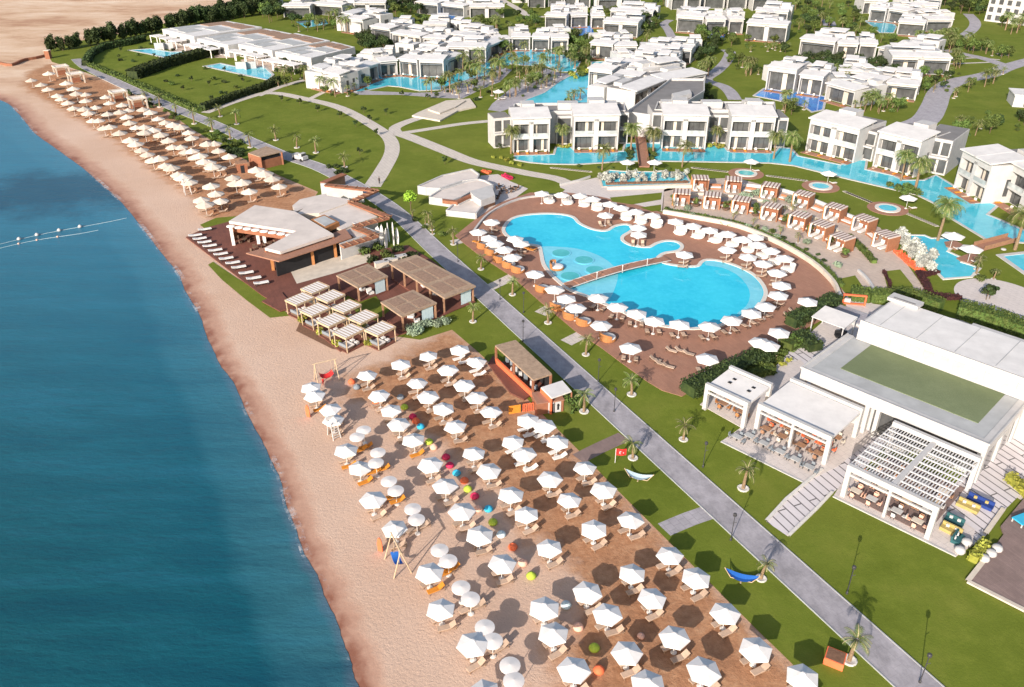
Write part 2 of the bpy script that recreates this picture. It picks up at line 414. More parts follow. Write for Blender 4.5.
def pool(name,pts,mat,cop='cream',cw=.5,z=.14,label=None,smooth=0,px=True,ch=.1,kind='structure'):
    w=[P(*p) if px else Vector((p[0],p[1],0)) for p in pts]
    if smooth: w=smooth_pts(w,smooth,True)
    mb=MB(); n=len(w); a=sum(w[i].x*w[(i+1)%n].y-w[(i+1)%n].x*w[i].y for i in range(n))
    if a<0: w=w[::-1]
    mb.add([(q.x,q.y,z) for q in w],[tuple(range(n))],mat)
    o=mb.build(name); o['kind']='structure'
    if cop:
        ow=offset_poly(w,cw); mb=MB(); zt=z+ch
        vs=[(q.x,q.y,zt) for q in w]+[(q.x,q.y,zt) for q in ow]+[(q.x,q.y,z-.02) for q in w]+[(q.x,q.y,0) for q in ow]
        fs=[]
        for i in range(n):
            j=(i+1)%n; fs+=[(i,i+n,j+n,j),(i+2*n,i,j,j+2*n),(i+n,i+3*n,j+3*n,j+n)]
        mb.add(vs,fs,cop); k=mb.build('pool_coping'); k['kind']='structure'
    return o
EXPO=0.5
# ================================================================ SETTING
g=MB(); g.quad((-1500,-600,-.03),(1500,-600,-.03),(1500,2500,-.03),(-1500,2500,-.03),'desert'); o=g.build('ground'); o['kind']='structure'
shore_px=[(-260,40),(-130,64),(-50,86),(0,100),(17.5,112.5),(27.5,125),(40,137.5),(65,155),(86,171),(107.5,189.5),(130,212),(152.5,242),(175,269.5),(185,289.5),(200,317),(210,344),(220,364),(235,386.5),(255,429),(271,459),(281,484),(290,515),(303.5,550),(318.5,580),(331,610),(343.5,640),(351,665),(360,690),(385,760),(430,880)]
shore=smooth_pts([P(*p) for p in shore_px],6)
sr=random.Random(3)
for i,q in enumerate(shore):
    a=.10*math.sin(i*.7)+.05*math.sin(i*2.3+1); q.x+=a; 
shore2=[(q.x,q.y) for q in shore]
D=Vector((-.91,-.41,0))
dist=[0,.6,1.5,3,5,7,9,12,16,22,30,45,70,110,200,500,1400]
mb=MB(); n=len(shore)
mb.v=[tuple(q+D*d+Vector((0,0,.03))) for d in dist for q in shore]
for k in range(len(dist)-1):
    for i in range(n-1): mb.f.append((k*n+i,(k+1)*n+i,(k+1)*n+i+1,k*n+i+1)); mb.m.append(0)
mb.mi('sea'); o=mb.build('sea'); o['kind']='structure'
at=o.data.attributes.new('dist','FLOAT','POINT'); at.data.foreach_set('value',[d for d in dist for _ in shore])
mb=MB(); off=[-.1,.35,1.0]
mb.v=[tuple(q+D*(-d+.25)+Vector((0,0,.045))) for d in off for q in shore]
for k in range(2):
    for i in range(n-1): mb.f.append((k*n+i,k*n+i+1,(k+1)*n+i+1,(k+1)*n+i)); mb.m.append(0)
mb.mi('foam'); o=mb.build('surf_foam'); tag(o,'thin broken line of white surf along the shoreline','surf foam',kind='stuff')
# beach sheet: fine grid with wet / compacted attributes
brown_polys=[[(452,328),(437,334),(418,345),(385,362),(352,375),(345,400),(385,402),(420,430),(470,460),(505,500),(530,540),(560,560),(590,600),(560,640),(555,720),(900,760),(815,690),(719,592),(644,517),(579.5,451),(553,425),(520,392),(478,352)],
 [(28,72),(52,62),(150,98),(190,128),(238,156),(318,192),(310,215),(262,222),(238,240),(214,222),(192,196),(150,168),(118,142),(60,108),(22,86)]]
bw=[[(P(*p).x,P(*p).y) for p in pl] for pl in brown_polys]
wet_px=[(0,100.),(30,108),(52,125),(76,150),(97,165),(125,190),(158,222),(178,254),(203,292),(219,322),(231,352),(250,384),(275,419),(293,449),(306,484),(318,520),(328,545),(345,585),(368,620),(380,655),(388,690),(420,780),(470,880)]
def beach(x0,x1,y0,y1,st,name):
    nx=int((x1-x0)/st)+1; ny=int((y1-y0)/st)+1; mb=MB(); wet=[];br=[]
    for j in range(ny):
        for i in range(nx):
            x=x0+i*st;y=y0+j*st; mb.v.append((x,y,0))
            d=segd(x,y,[s for s in shore2[::3]],False)
            w=3.3+ (y-100)*.012
            wet.append(max(0.,1.05-d/(w*1.5)))
            b=0
            for pl in bw:
                dd=segd(x,y,pl); s=dd if inpoly(x,y,pl) else -dd
                b=max(b,min(1,max(0,.5+s/11.)))
            br.append(b)
    for j in range(ny-1):
        for i in range(nx-1):
            a=j*nx+i; mb.f.append((a,a+1,a+nx+1,a+nx)); mb.m.append(0)
    mb.mi('beach'); o=mb.build(name); o['kind']='structure'
    for nm,vals in (('wet',wet),('brown',br)):
        at=o.data.attributes.new(nm,'FLOAT','POINT'); at.data.foreach_set('value',vals)
beach(-190,50,36,330,1.6,'beach')
# lawns
lawn=[(830,705),(815,690),(790.5,662.5),(762,635),(719.5,592.5),(682,555),(644.5,517.5),(612,485),(579.5,451.5),(553,425),(520,392),(478,352),(452,330),(420,340),(350,330),(330,315),(290,300),(262,275),(238,240),(262,222),(310,205),(318,192),(280,176),(238,156),(190,128),(150,98),(122,86),(84,72),(52,62),(46,52),(62,44),(120,34),(200,15),(235,3),(250,-6),(330,-8),(1150,-8),(1250,100),(1400,400),(1200,720)]
sheet('lawn',lawn,.05,'grass')
# roads and paths
main=[(77,59),(82,64),(88,68),(107.5,78),(140,93),(175,108.5),(212,123.5),(250,141),(264,147),(288,157),(326,170.5),(352,183)]
w=[P(*p) for p in main]; c0=Vector((4.45,114.32,0))
base=c0-U*0
line=[base-U*t for t in (70,40,15,0)]+[base+U*t for t in (20,40,60,80,95)]
pts=[(q.x,q.y) for q in w[:-1]]+[(q.x,q.y) for q in line]
strip('road',pts,3.9,.09,'road',0,px=False,smooth=6,kerb=(.13,'lightgrey'))
strip('footpath',[(372,187),(383,170),(392,152),(389,138),(372,125),(340,108),(305,99),(270,93),(240,100),(205,113)],[4.2,3.2],.075,'path')
strip('footpath',[(383,136),(400,134),(440,149),(470,161),(500,168),(530,174),(560,180),(580,192),(592,200)],[4.6,3.0],.080,'path')
strip('footpath',[(398,134),(430,129),(462,124),(492,121)],2.6,.070,'path')
strip('footpath',[(398,134),(395,128),(410,121),(440,112)],3.4,.068,'path')
strip('footpath',[(258,96),(280,87),(305,80)],2.6,.066,'path'); strip('footpath',[(308,100),(320,94),(332,88)],2,.066,'path')
strip('footpath',[(735,100),(730,92),(722,86),(706,80),(716,72),(726,62),(730,52),(722,51)],4.5,.08,'lilac')
strip('footpath',[(672,38),(668,30),(664,24),(670,20)],4,.08,'lilac')
strip('footpath',[(905,128),(925,120),(934,106),(940,92),(955,82),(988,75),(1008,67),(1040,58)],[8,6.5],.08,'lilac')
strip('footpath',[(1008,67),(985,59),(962,54),(945,50)],5,.077,'lilac'); strip('footpath',[(955,42),(972,30),(975,22),(968,14)],5,.08,'lilac')
strip('footpath',[(948,60),(975,58),(1000,60)],1.6,.07,'path'); strip('footpath',[(948,64),(975,63),(1000,62)],1.6,.07,'path')
strip('footpath',[(830,26),(826,18),(815,10)],6,.07,'lilac'); strip('footpath',[(502,0),(520,10),(530,16),(560,17)],4,.07,'path')
for a in ([(540,262+52),(560,303),(575,296)],[(566,343),(590,331),(603,326)],[(452,243),(466,240),(474,238)],[(487,289),(500,283),(516,275)]): strip('footpath',a,2.4,.07,'path',smooth=2)
strip('footpath',[(664,530),(690,519),(717,510)],2.3,.062,'lilac',smooth=2)
strip('footpath',[(578,459),(600,448),(624,437)],2.2,.062,'gdeck',smooth=2)
# stepping stones
mb=MB()
for a,b,nn in (((552,168),(590,172),16),((693,168),(727,172),16),((768,176),(806,181),16),((845,192),(872,203),16),((905,213),(936,226),14)):
    A=P(*a);B=P(*b)
    for i in range(nn):
        q=A.lerp(B,i/(nn-1)); mb.obox((q.x,q.y,.07),(.95,.95,.06),.2,'cream')
o=mb.build('stepping_stones'); o['kind']='structure'
# pool deck
deck=[(455,236),(463,243),(481,257),(512,277),(540,302),(577,333),(599.5,347),(625,366),(647,382),(662,391),(682,397),(700,386),(735,368),(770,350),(800,332),(836,313),(846,302),(843,293),(835,274),(815,258),(800,248),(780,238),(740,227),(700,219),(662,213),(640,206),(600,197),(560,192),(530,193),(500,203),(475,220)]
sheet('pool_deck',[tuple(q) for q in deck],.12,'deck',thick=.1)
mp=[(505.2,230.4),(510.6,221.8),(521,217.2),(541,215),(559.5,215.5),(571.7,218.2),(577.8,224.3),(590,230),(602.2,232.3),(609.9,231.2),(616,227.4),(626,225.8),(631.3,228.9),(627.5,232.7),(621.4,236.5),(620.6,241),(627.5,245.7),(638,248),(650.4,248.4),(658,244.6),(667,242.3),(676.4,243.4),(680.2,247.2),(676.4,251),(664,253),(657,257),(656,261),(667.2,265.6),(685.6,267.9),(699,267.6),(703,263.6),(708,261.5),(719.9,262.6),(735,267.2),(750.4,274.9),(759.6,284),(763.4,293),(761,301),(756.5,307.5),(742.8,315.9),(725.3,322.5),(716,326),(691.7,328.5),(667,326.3),(644.3,321.5),(624.4,312),(604.6,303.6),(590,297),(573,291),(564,285),(553,275),(545.5,265),(543,254),(540,246.5),(526,244),(510.6,237.5)]
pool('swimming_pool',mp,'pool','ring',.75,.16,smooth=3)
pool('shallow_pool',[(541.5,247.5),(560,247.6),(578,249.5),(594.6,254.5),(607,261),(616,269.5),(618,277),(614.5,290),(609,301),(604.6,303.2),(590,296.6),(573,290.6),(564,284.6),(553.6,274.6),(546.2,265),(543.6,254)],'shallow',None,z=.17,smooth=3)
pool('shallow_pool',[(706,262.4),(719.9,263),(735,267.6),(750,275.2),(759,284),(762.8,293),(760.4,301),(756,307.1),(742.6,315.4),(737,314),(746,307),(750,296),(746,285),(736,275),(722,268.5),(706,266)],'shallow',None,z=.17,smooth=2)
for q in ((561,254),(584,261),(570,277),(595,271)):
    a=P(*q); mb=MB(); mb.lathe([(1.95,.17),(2.0,.27),(1.7,.27)],'shallow',24,(a.x,a.y,0)); mb.lathe([(1.72,.2),(1.7,.275)],'spa',24,(a.x,a.y,0)); o=mb.build('whirlpool_ring'); o['kind']='structure'
# bridge
a,b=P(567,287.5),P(667,260.5); d=(b-a).normalized(); nn=Vector((-d.y,d.x,0)); mb=MB()
K=12
for i in range(K):
    t0,t1=i/K,(i+1)/K; q=a.lerp(b,(t0+t1)/2); z=.35+.55*math.sin(math.pi*(t0+t1)/2)
    mb.obox((q.x,q.y,z),((b-a).length/K+.05,2.1,.18),math.atan2(d.y,d.x),'deck')
br=empty('footbridge',a); 
tag(br,'brown timber footbridge with white edge crossing the big swimming pool','bridge')
o=mb.build('deck_boards'); o.parent=br; o.matrix_parent_inverse=Matrix.Translation(-a)
for s in (-1,1):
    mb=MB()
    for i in range(K):
        t0,t1=i/K,(i+1)/K; z0=.42+.55*math.sin(math.pi*t0); z1=.42+.55*math.sin(math.pi*t1)
        mb.tube(a.lerp(b,t0)+nn*1.08*s+Vector((0,0,z0)),a.lerp(b,t1)+nn*1.08*s+Vector((0,0,z1)),.10,'white',5)
    o=mb.build('edge_beam'); o.parent=br; o.matrix_parent_inverse=Matrix.Translation(-a)
for i in (3,6,9):
    q=a.lerp(b,i/K)-nn*1.05; mb=MB(); mb.tube(q+Vector((0,0,.6)),q+Vector((0,0,1.9)),.05,'pole'); mb.lathe([(.02,1.85),(.12,1.95),(.12,2.1),(.02,2.15)],'pole',8,(q.x,q.y,0)); o=mb.build('post'); o.parent=br; o.matrix_parent_inverse=Matrix.Translation(-a)
# canals round the villas and other pools
pool('canal',[(514,157),(518,156),(555,155),(557,147.6),(570,147.6),(576,153),(624,152),(626,144),(700,143),(705,150.6),(708,146),(722,145.7),(727,151.8),(776,152.6),(780,148),(790,149),(797,156.5),(841,165.7),(856,160.4),(865.6,161),(864,170),(893,176.4),(902,181),(925,181),(936,176),(952,186),(975,204),(990,203.5),(996,206),(985.6,215),(998,220),(1015,227.5),(1040,238),(1040,244),(1014,242),(990,241.5),(944,213.7),(936,204),(917.5,195),(893,189.4),(850,179.5),(794,165.7),(769,163),(655,161),(620,161.5),(600,163),(575,164.5),(547,164),(530,162.5),(516,160)],'canal','white',.6,.1,ch=.08)
pool('canal',[(515,105),(527,100),(545,93),(560,82),(575,74),(592,70),(592,62),(650,62),(650,75),(640,80),(620,92),(612,103),(600,110),(560,112),(540,104)],'canal','white',.5,.1)
pool('canal',[(510,64),(518,58),(515,50),(560,50),(566,58),(580,62),(575,72),(562,72),(545,66),(528,66)],'canal','white',.4,.11)
pool('canal',[(498,64),(500,54),(512,53),(516,60),(508,66)],'canal',None,.4,.115)
pool('canal',[(349,91),(362,86),(374,81),(378,74),(398,75),(410,74),(436,77),(450,76),(465,72),(480,66),(492,60),(496,66),(492,74),(476,78),(452,84),(440,90),(420,91),(400,87),(388,86),(370,90),(358,92)],'canal','white',.6,.1)
pool('deep_pool',[(755,96),(765,89),(794,92),(825,97),(822,110),(812,112),(805,107),(780,101)],'deeppool','white',.7,.1)
pool('canal',[(865,21),(890,20),(896,27),(893,33),(880,33),(872,26)],'canal','white',.5,.1)
pool('deep_pool',[(704,34),(726,33),(724,38),(706,38)],'deeppool',None,.5,.1)
pool('deep_pool',[(430,12),(455,12),(455,19),(432,18)],'deeppool',None,.5,.1); pool('deep_pool',[(570,27),(592,26),(594,34),(578,36)],'deeppool',None,.5,.1)
pool('deep_pool',[(296,22),(325,19),(328,24),(306,28)],'canal',None,.5,.1)
for k,(q) in enumerate([[(131,50.5),(150,49.2),(171,52.5),(184,52),(184,57),(173,59.5),(150,54)],[(206,66.5),(220,64),(246,69.5),(263,67),(272,75),(268,80),(250,76)]]):
    pool('swimming_pool',q,'canal','white',.9,.1)
pool('swimming_pool',[(905,236),(924,236.5),(931,239.5),(948,239),(953,246),(946,252),(957,257),(966,260),(960,263),(970,266),(978,269),(970,277),(944,279),(927,262),(914,247)],'canal','ring',.5,.12)
pool('swimming_pool',[(1003,257),(1030,254),(1050,270),(1035,280)],'canal','white',1.,.12)
for q in ((746,174),(820.5,187),(887.5,209)):
    a=P(*q); mb=MB(); mb.lathe([(4.3,0),(4.3,.13)],'deck',32,(a.x,a.y,0)); o=mb.build('paving'); o['kind']='structure'
    mb=MB(); mb.lathe([(2.7,0),(2.7,.32),(1.9,.32),(1.9,.2)],'ring',32,(a.x,a.y,0)); o=tag(mb.build('hot_tub'),'round white hot tub in a brown paved circle, '+{746:'leftmost of three',820.5:'middle of three',887.5:'rightmost of three'}[q[0]],'hot tub','hot tubs on the villa lawn')
    mb=MB(); mb.lathe([(1.88,.2),(1.88,.3)],'spa' if q[0]<750 else 'canal',24,(a.x,a.y,0)); w_=mb.build('water'); w_.parent=o
pool('reflecting_pool',[(600,176),(610,171),(622,172),(684,173),(690,184),(603,187)],'canal','cream',.4,.12)
# terraces, decks
sheet('paving',[(345,90),(360,95),(400,95),(440,98),(462,99),(480,90),(500,82),(512,70),(498,66),(480,76),(452,86),(440,92),(415,93)],.062,'lilac')
sheet('paving',[(492,104),(515,85),(530,75),(545,68),(560,73),(575,74),(560,84),(545,94),(527,101),(515,107),(500,112),(488,110)],.063,'lilac')
sheet('terrace',[(662,211),(664,190),(690,180),(735,178),(780,190),(822,203),(845,216),(880,228),(905,262),(925,290),(925,302),(880,302),(842,300),(838,280),(815,262),(800,252),(780,242),(740,231),(700,223)],.1,'terrb',thick=.08)
for q in ([(842,290),(836,280),(855,276),(870,298),(850,300)],[(883,272),(900,270),(912,285),(916,297),(890,297),(886,284)],[(936,283),(960,286),(1000,283),(972,300),(935,297)]): sheet('lawn',q,.13,'grass')
sheet('terrace',[(560,186),(596,178),(690,186),(664,192),(663,212),(640,206),(600,197),(560,192)],.1,'terr')
for q in ([(527,190),(558,187),(565,190),(558,197),(540,196)],[(610,198),(662,193),(661,200),(632,205),(612,202)],[(640,208),(661,205),(661,211),(652,212)]): sheet('lawn',q,.13,'grass')
a=P(984,299); mb=MB(); mb.lathe([(1.,.0),(1.,.16)],'terr',40,(0,0,0)); o=mb.build('paving'); o['kind']='structure'; o.location=P(1002,300); o.scale=(7.5,8.5,1)
# restaurant deck (red) and lawn strip
sheet('terrace_deck',[(186,238),(205,229),(260,214),(320,240),(380,250),(408,246),(436,264),(476,300),(466,306),(440,318),(420,330),(340,352),(300,320),(282,308),(262,296)],.22,'rdeck',thick=.2)
sheet('timber_deck',[(262,303),(280,313),(294,309),(282,294)],.4,'rdeck',thick=.2)
sheet('lawn',[(208,265),(213,262),(235,277),(262,294),(282,309),(290,316),(270,318),(246,300),(222,280)],.06,'grass')
sheet('lawn',[(345,299),(372,291),(386,312),(360,318)],.26,'grass')
sheet('lawn',[(200,225),(216,218),(240,216),(230,222),(205,229)],.06,'grass')
sheet('planting_bed',[(296,331),(300,322),(318,318),(352,348),(345,351),(332,349)],.05,'soil')
sheet('terrace',[(291,273),(330,258),(370,255),(372,262),(336,274),(297,285)],.26,'cream')
# right side terraces around the restaurant
sheet('terrace',[(721,442),(741,428),(700,405),(722,385),(800,360),(860,420),(872,440),(836,468),(804,483)],.11,'terr',thick=.06)
sheet('terrace',[(833,497),(850,470),(900,480),(975,530),(972,546),(956,557)],.12,'terr',thick=.06)
sheet('stepping_slab_path',[(766,522),(786,500),(812,478),(840,455),(866,425),(890,440),(870,462),(846,482),(818,506),(788,537)],.085,'slab')
sheet('stepping_slab_path',[(800,340),(846,352),(810,385),(775,410),(752,392)],.085,'slab')
sheet('terrace',[(770,405),(852,345),(845,300),(900,308),(960,320),(1060,360),(1200,480),(1020,500),(975,470)],.07,'terr')
sheet('stepping_slab_path',[(925,520),(962,476),(1030,425),(1100,440),(1040,475),(1003,512),(985,537),(970,548)],.09,'slab')
sheet('timber_deck',[(967,583),(1003,536),(1000,528),(1040,480),(1200,560),(1100,645),(1024,612)],.3,'gdeck',thick=.25)
strip('deck_edge',[(1003,510),(985,535)],.5,.34,'cream',.2,smooth=0); strip('deck_edge',[(967,583),(1024,612),(1100,650)],.5,.36,'cream',.2,smooth=0); strip('deck_edge',[(967,583),(985,560)],.5,.34,'cream',.2,smooth=0)
strip('deck_edge',[(721,442),(804,483)],.25,.16,'white',.2,smooth=0); strip('deck_edge',[(833,497),(956,557)],.25,.17,'white',.2,smooth=0)
strip('path_edge',[(766,522),(786,500),(822,470)],.35,.3,'ring',.2,smooth=0); strip('path_edge',[(788,537),(818,508),(832,493)],.35,.3,'ring',.2,smooth=0)
# curved white walls
def wall(pts,h,t,mat,name,label,cat='wall',smooth=4,cap=None,z0=0.0):
    w=[P(*p) for p in pts]
    if smooth: w=smooth_pts(w,smooth)
    L=[];Rr=[]
    for i,q in enumerate(w):
        d=(w[min(i+1,len(w)-1)]-w[max(i-1,0)]).normalized(); n_=Vector((-d.y,d.x,0)); L.append(q+n_*t/2); Rr.append(q-n_*t/2)
    mb=MB(); n=len(w)
    vs=[(a.x,a.y,z) for z in (z0,h) for a in L]+[(a.x,a.y,z) for z in (z0,h) for a in Rr]
    fs=[]
    for i in range(n-1): fs+=[(i,i+1,n+i+1,n+i),(2*n+i+1,2*n+i,3*n+i,3*n+i+1),(n+i,n+i+1,3*n+i+1,3*n+i)]
    fs+=[(0,n,3*n,2*n),(n-1,3*n-1,4*n-1,2*n-1)]
    mb.add(vs,fs,mat); return tag(mb.build(name),label,cat)
sheet('terrace',[(798,344),(836,310),(872,303),(872,325),(852,347),(825,362)],.076,'terr')
wall([(663,214),(700,220.5),(740,229),(780,246),(812,265),(832,284),(838,296)],1.0,.55,'cream','garden_wall','long curved white wall between the pool deck and the cabana terrace')
wall([(838,296),(842,302),(850,304)],1.0,.5,'white','garden_wall','short curved white wall end where the pool deck meets the hedge')
wall([(741,186),(775,190),(800,197),(822,205),(846,216),(862,222)],.7,.5,'whiteroof','garden_wall','low white wall behind the back row of cabanas')
wall([(607,190),(640,189),(690,188),(700,189)],.8,.5,'cream','garden_wall','pale straight wall below the silver plants','wall',0)
wall([(474,232),(490,214),(520,200),(555,196)],.5,.4,'white','garden_wall','curved low white wall round the top left of the pool deck')
wall([(560,186),(578,182),(590,178)],.6,.3,'white','garden_wall','short pale wall beside the path into the pool garden','wall',0)
wall([(876,296),(868,282),(858,272)],.6,.4,'white','garden_wall','white wall at the lower right of the cabana terrace')
wall([(0,64),(12,66),(24,61),(36,59),(48,56)],.9,.8,'terracotta','boundary_wall','brown masonry wall running from the sea to the brick gatepost','wall',3)
# ================================================================ PROTOTYPES
def umbrella_proto(name,r,zr,zp,n,matc,label,cat='umbrella',base=True,flat=False):
    root=empty(name,(0,0,0),0,label,cat)
    mb=MB()
    rim=[(r*math.cos(2*math.pi*i/n+.3),r*math.sin(2*math.pi*i/n+.3)) for i in range(n)]
    vs=[(0,0,zp)]+[(x,y,zr) for x,y in rim]+[(x,y,zr-.13) for x,y in rim]+[(0,0,zp-.09)]+[(x*.985,y*.985,zr-.05) for x,y in rim]
    o2=2*n+2
    fs=[(0,1+i,1+(i+1)%n) for i in range(n)]+[(1+i,1+n+i,1+n+(i+1)%n,1+(i+1)%n) for i in range(n)]+[(2*n+1,o2+(i+1)%n,o2+i) for i in range(n)]
    mb.add(vs,fs,matc)
    if not flat: mb.lathe([(.28,zp-.06),(.16,zp+.03),(.03,zp+.06)],matc,8)
    mb.build('canopy',root)
    mb=MB(); mb.tube((0,0,0),(0,0,zp-.05),.035,'pole',6); mb.build('pole',root)
    if base: mb=MB(); mb.lathe([(.32,0),(.32,.07),(.1,.11)],'pole',10); mb.build('base',root)
    if not flat:
        mb=MB()
        for i in range(n):
            x,y=rim[i]; mb.tube((0,0,zp-.75),(x*.5,y*.5,zr+(zp-zr)*.5-.09),.015,'wood',4)
        mb.build('strut',root)
    return Proto(root)
def lounger_proto(name,label,frame='lounge',cush='cush',back=34):
    root=empty(name,(0,0,0),0,label,'sun lounger'); mb=MB()    # head at +x
    for y in (-.3,.3): mb.box(-.98,.95,y-.03,y+.03,.26,.33,frame)
    for x in (-.95,-.3,.4,.9): mb.box(x-.03,x+.03,-.3,.3,.27,.32,frame)
    mb.build('frame',root)
    for x in (-.85,.8):
        for y in (-.28,.28): mb=MB(); mb.box(x-.03,x+.03,y-.03,y+.03,0,.27,frame); mb.build('leg',root)
    mb=MB(); mb.box(-.98,.3,-.31,.31,.33,.42,cush); mb.build('cushion',root)
    c,s=math.cos(R(back)),math.sin(R(back)); mb=MB()
    vs=[]
    for (u_,w_) in ((0,0),(.75,0),(.75,.09),(0,.09)):
        for y in (-.31,.31): vs.append((.3+u_*c-w_*s,y,.34+u_*s+w_*c))
    mb.add(vs,[(0,2,3,1),(2,4,5,3),(4,6,7,5),(6,0,1,7),(0,6,4,2),(1,3,5,7)],cush); mb.build('backrest',root)
    return Proto(root)
def pod_proto(name,label,side):
    root=empty(name,(0,0,0),0,label,'day bed')
    mb=MB(); mb.lathe([(1.05,0),(1.22,.12),(1.25,.42),(1.15,.46)],side,20); mb.build('basket',root)
    mb=MB(); mb.lathe([(1.13,.44),(1.15,.56),(1.0,.63),(.2,.65)],'towel',20); mb.build('mattress',root,True)
    mb=MB()   # curved back shell on +x
    n=9; vs=[]
    for i in range(n):
        t=R(-65+130*i/(n-1)); h=.62+.42*math.cos(t)
        vs+=[(1.25*math.cos(t),1.25*math.sin(t),.3),(1.3*math.cos(t),1.3*math.sin(t),h+.35),(1.2*math.cos(t),1.2*math.sin(t),h+.35),(1.12*math.cos(t),1.12*math.sin(t),.3)]
    fs=[]
    for i in range(n-1):
        for k in range(4): fs.append((4*i+k,4*(i+1)+k,4*(i+1)+(k+1)%4,4*i+(k+1)%4))
    fs+=[(0,1,2,3),(4*n-1,4*n-2,4*n-3,4*n-4)]; mb.add(vs,fs,side); mb.build('back_shell',root)
    mb=MB()
    for y in (-.5,0,.5): mb.obox((.85,y,.75),(.16,.42,.34),y*.6,'towel')
    mb.build('cushion',root); return Proto(root)
PR={}
PR['umb']=umbrella_proto('beach_umbrella',1.55,2.15,2.72,6,'canopy','x')
PR['umbf']=umbrella_proto('beach_umbrella',1.7,2.1,2.75,8,'strawcanopy','x'); PR['disc']=umbrella_proto('round_sunshade',.98,2.15,2.3,18,'disc','x',flat=True)
PR['pumb']=umbrella_proto('pool_umbrella',1.8,2.35,2.95,6,'canopy','x')
PR['lng']=lounger_proto('sun_lounger','x'); PR['lngo']=lounger_proto('sun_lounger','x','lounge','orange'); PR['lngw']=lounger_proto('sun_lounger','x','lounge','towel',28)
PR['wlng']=lounger_proto('wicker_lounger','x','brownwicker','cush',36)
PR['dlng']=lounger_proto('deck_lounger','x','darkgrey','towel',10)
PR['podw']=pod_proto('day_bed','x','towel'); PR['podo']=pod_proto('day_bed','x','wicker')
# beanbag (one per colour)
def beanbag(colr):
    o=MB(); o.lathe([(.28,0),(.50,.08),(.56,.25),(.46,.45),(.30,.60),(.12,.70),(.02,.71)],colr,14)
    r=o.build('bean_bag',None,True); k=MB(); k.tube((.0,0,.69),(.0,0,.80),.05,colr,6); kk=k.build('handle',r); return Proto(r)
# ---------------------------------------------------------------- foliage
def blades(mb,rg,blobs,count,size,mat,hollow=.55):
    for _ in range(count):
        c,rx,ry,rz=rg.choice(blobs)
        while True:
            x,y,z=rg.uniform(-1,1),rg.uniform(-1,1),rg.uniform(-1,1); d=math.sqrt(x*x+y*y+z*z)
            if hollow<d<1: break
        q=Vector((c[0]+x*rx,c[1]+y*ry,c[2]+z*rz))
        nrm=Vector((x,y,z+.35)).normalized(); nrm=(nrm+Vector((rg.gauss(0,.6),rg.gauss(0,.6),rg.gauss(0,.5)))).normalized()
        a=nrm.orthogonal().normalized(); a.rotate(Matrix.Rotation(rg.uniform(0,6.28),3,nrm)); b=nrm.cross(a); s=size*rg.uniform(.6,1.3)
        mb.add([q-a*s-b*s*.4,q+a*.2*s-b*s*.8,q+a*s+b*s*.3,q-a*.1*s+b*s*.8],[(0,1,2,3)],mat)
def tree_proto(name,seed,h,r,mat,nb=8,count=650,leaf=.28,trunk='trunkd',narrow=False,label='x',cat='tree'):
    rg=random.Random(seed); root=empty(name,(0,0,0),0,label,cat)
    th=h*.38 if not narrow else h*.08; mb=MB(); mb.tube((0,0,0),(0,0,th+.4),.05*h*.5,trunk,7,.03*h*.5)
    bl=[]
    for i in range(nb):
        t=rg.uniform(0,6.28); rr=r*rg.uniform(.15,.62); z=rg.uniform(th+.15*h,h*.86)
        k=rg.uniform(.34,.55); c=(rr*math.cos(t),rr*math.sin(t),z); bl.append((c,r*k,r*k,r*k*(.8 if not narrow else 1.3)))
        mb.tube((0,0,th*.8),(c[0]*.8,c[1]*.8,c[2]),.022*h*.5,trunk,5,.01)
    mb.build('trunk',root)
    mb=MB(); blades(mb,rg,bl,count,leaf,mat,.45); mb.build('crown',root); return Proto(root)
def shrub_proto(name,seed,r,h,mat,count=260,leaf=.16,stem=True):
    rg=random.Random(seed); root=empty(name,(0,0,0),0,'x','shrub')
    bl=[((rg.uniform(-.45,.45)*r,rg.uniform(-.45,.45)*r,h*rg.uniform(.4,.62)),r*.6,r*.6,h*.45) for _ in range(5)]
    mb=MB(); blades(mb,rg,bl,count,leaf,mat,.3); mb.build('foliage',root)
    mb=MB()
    for i in range(4): mb.tube((0,0,0),(bl[i][0][0],bl[i][0][1],bl[i][0][2]),.03,'trunkd',4,.01)
    mb.build('stem',root); return Proto(root)
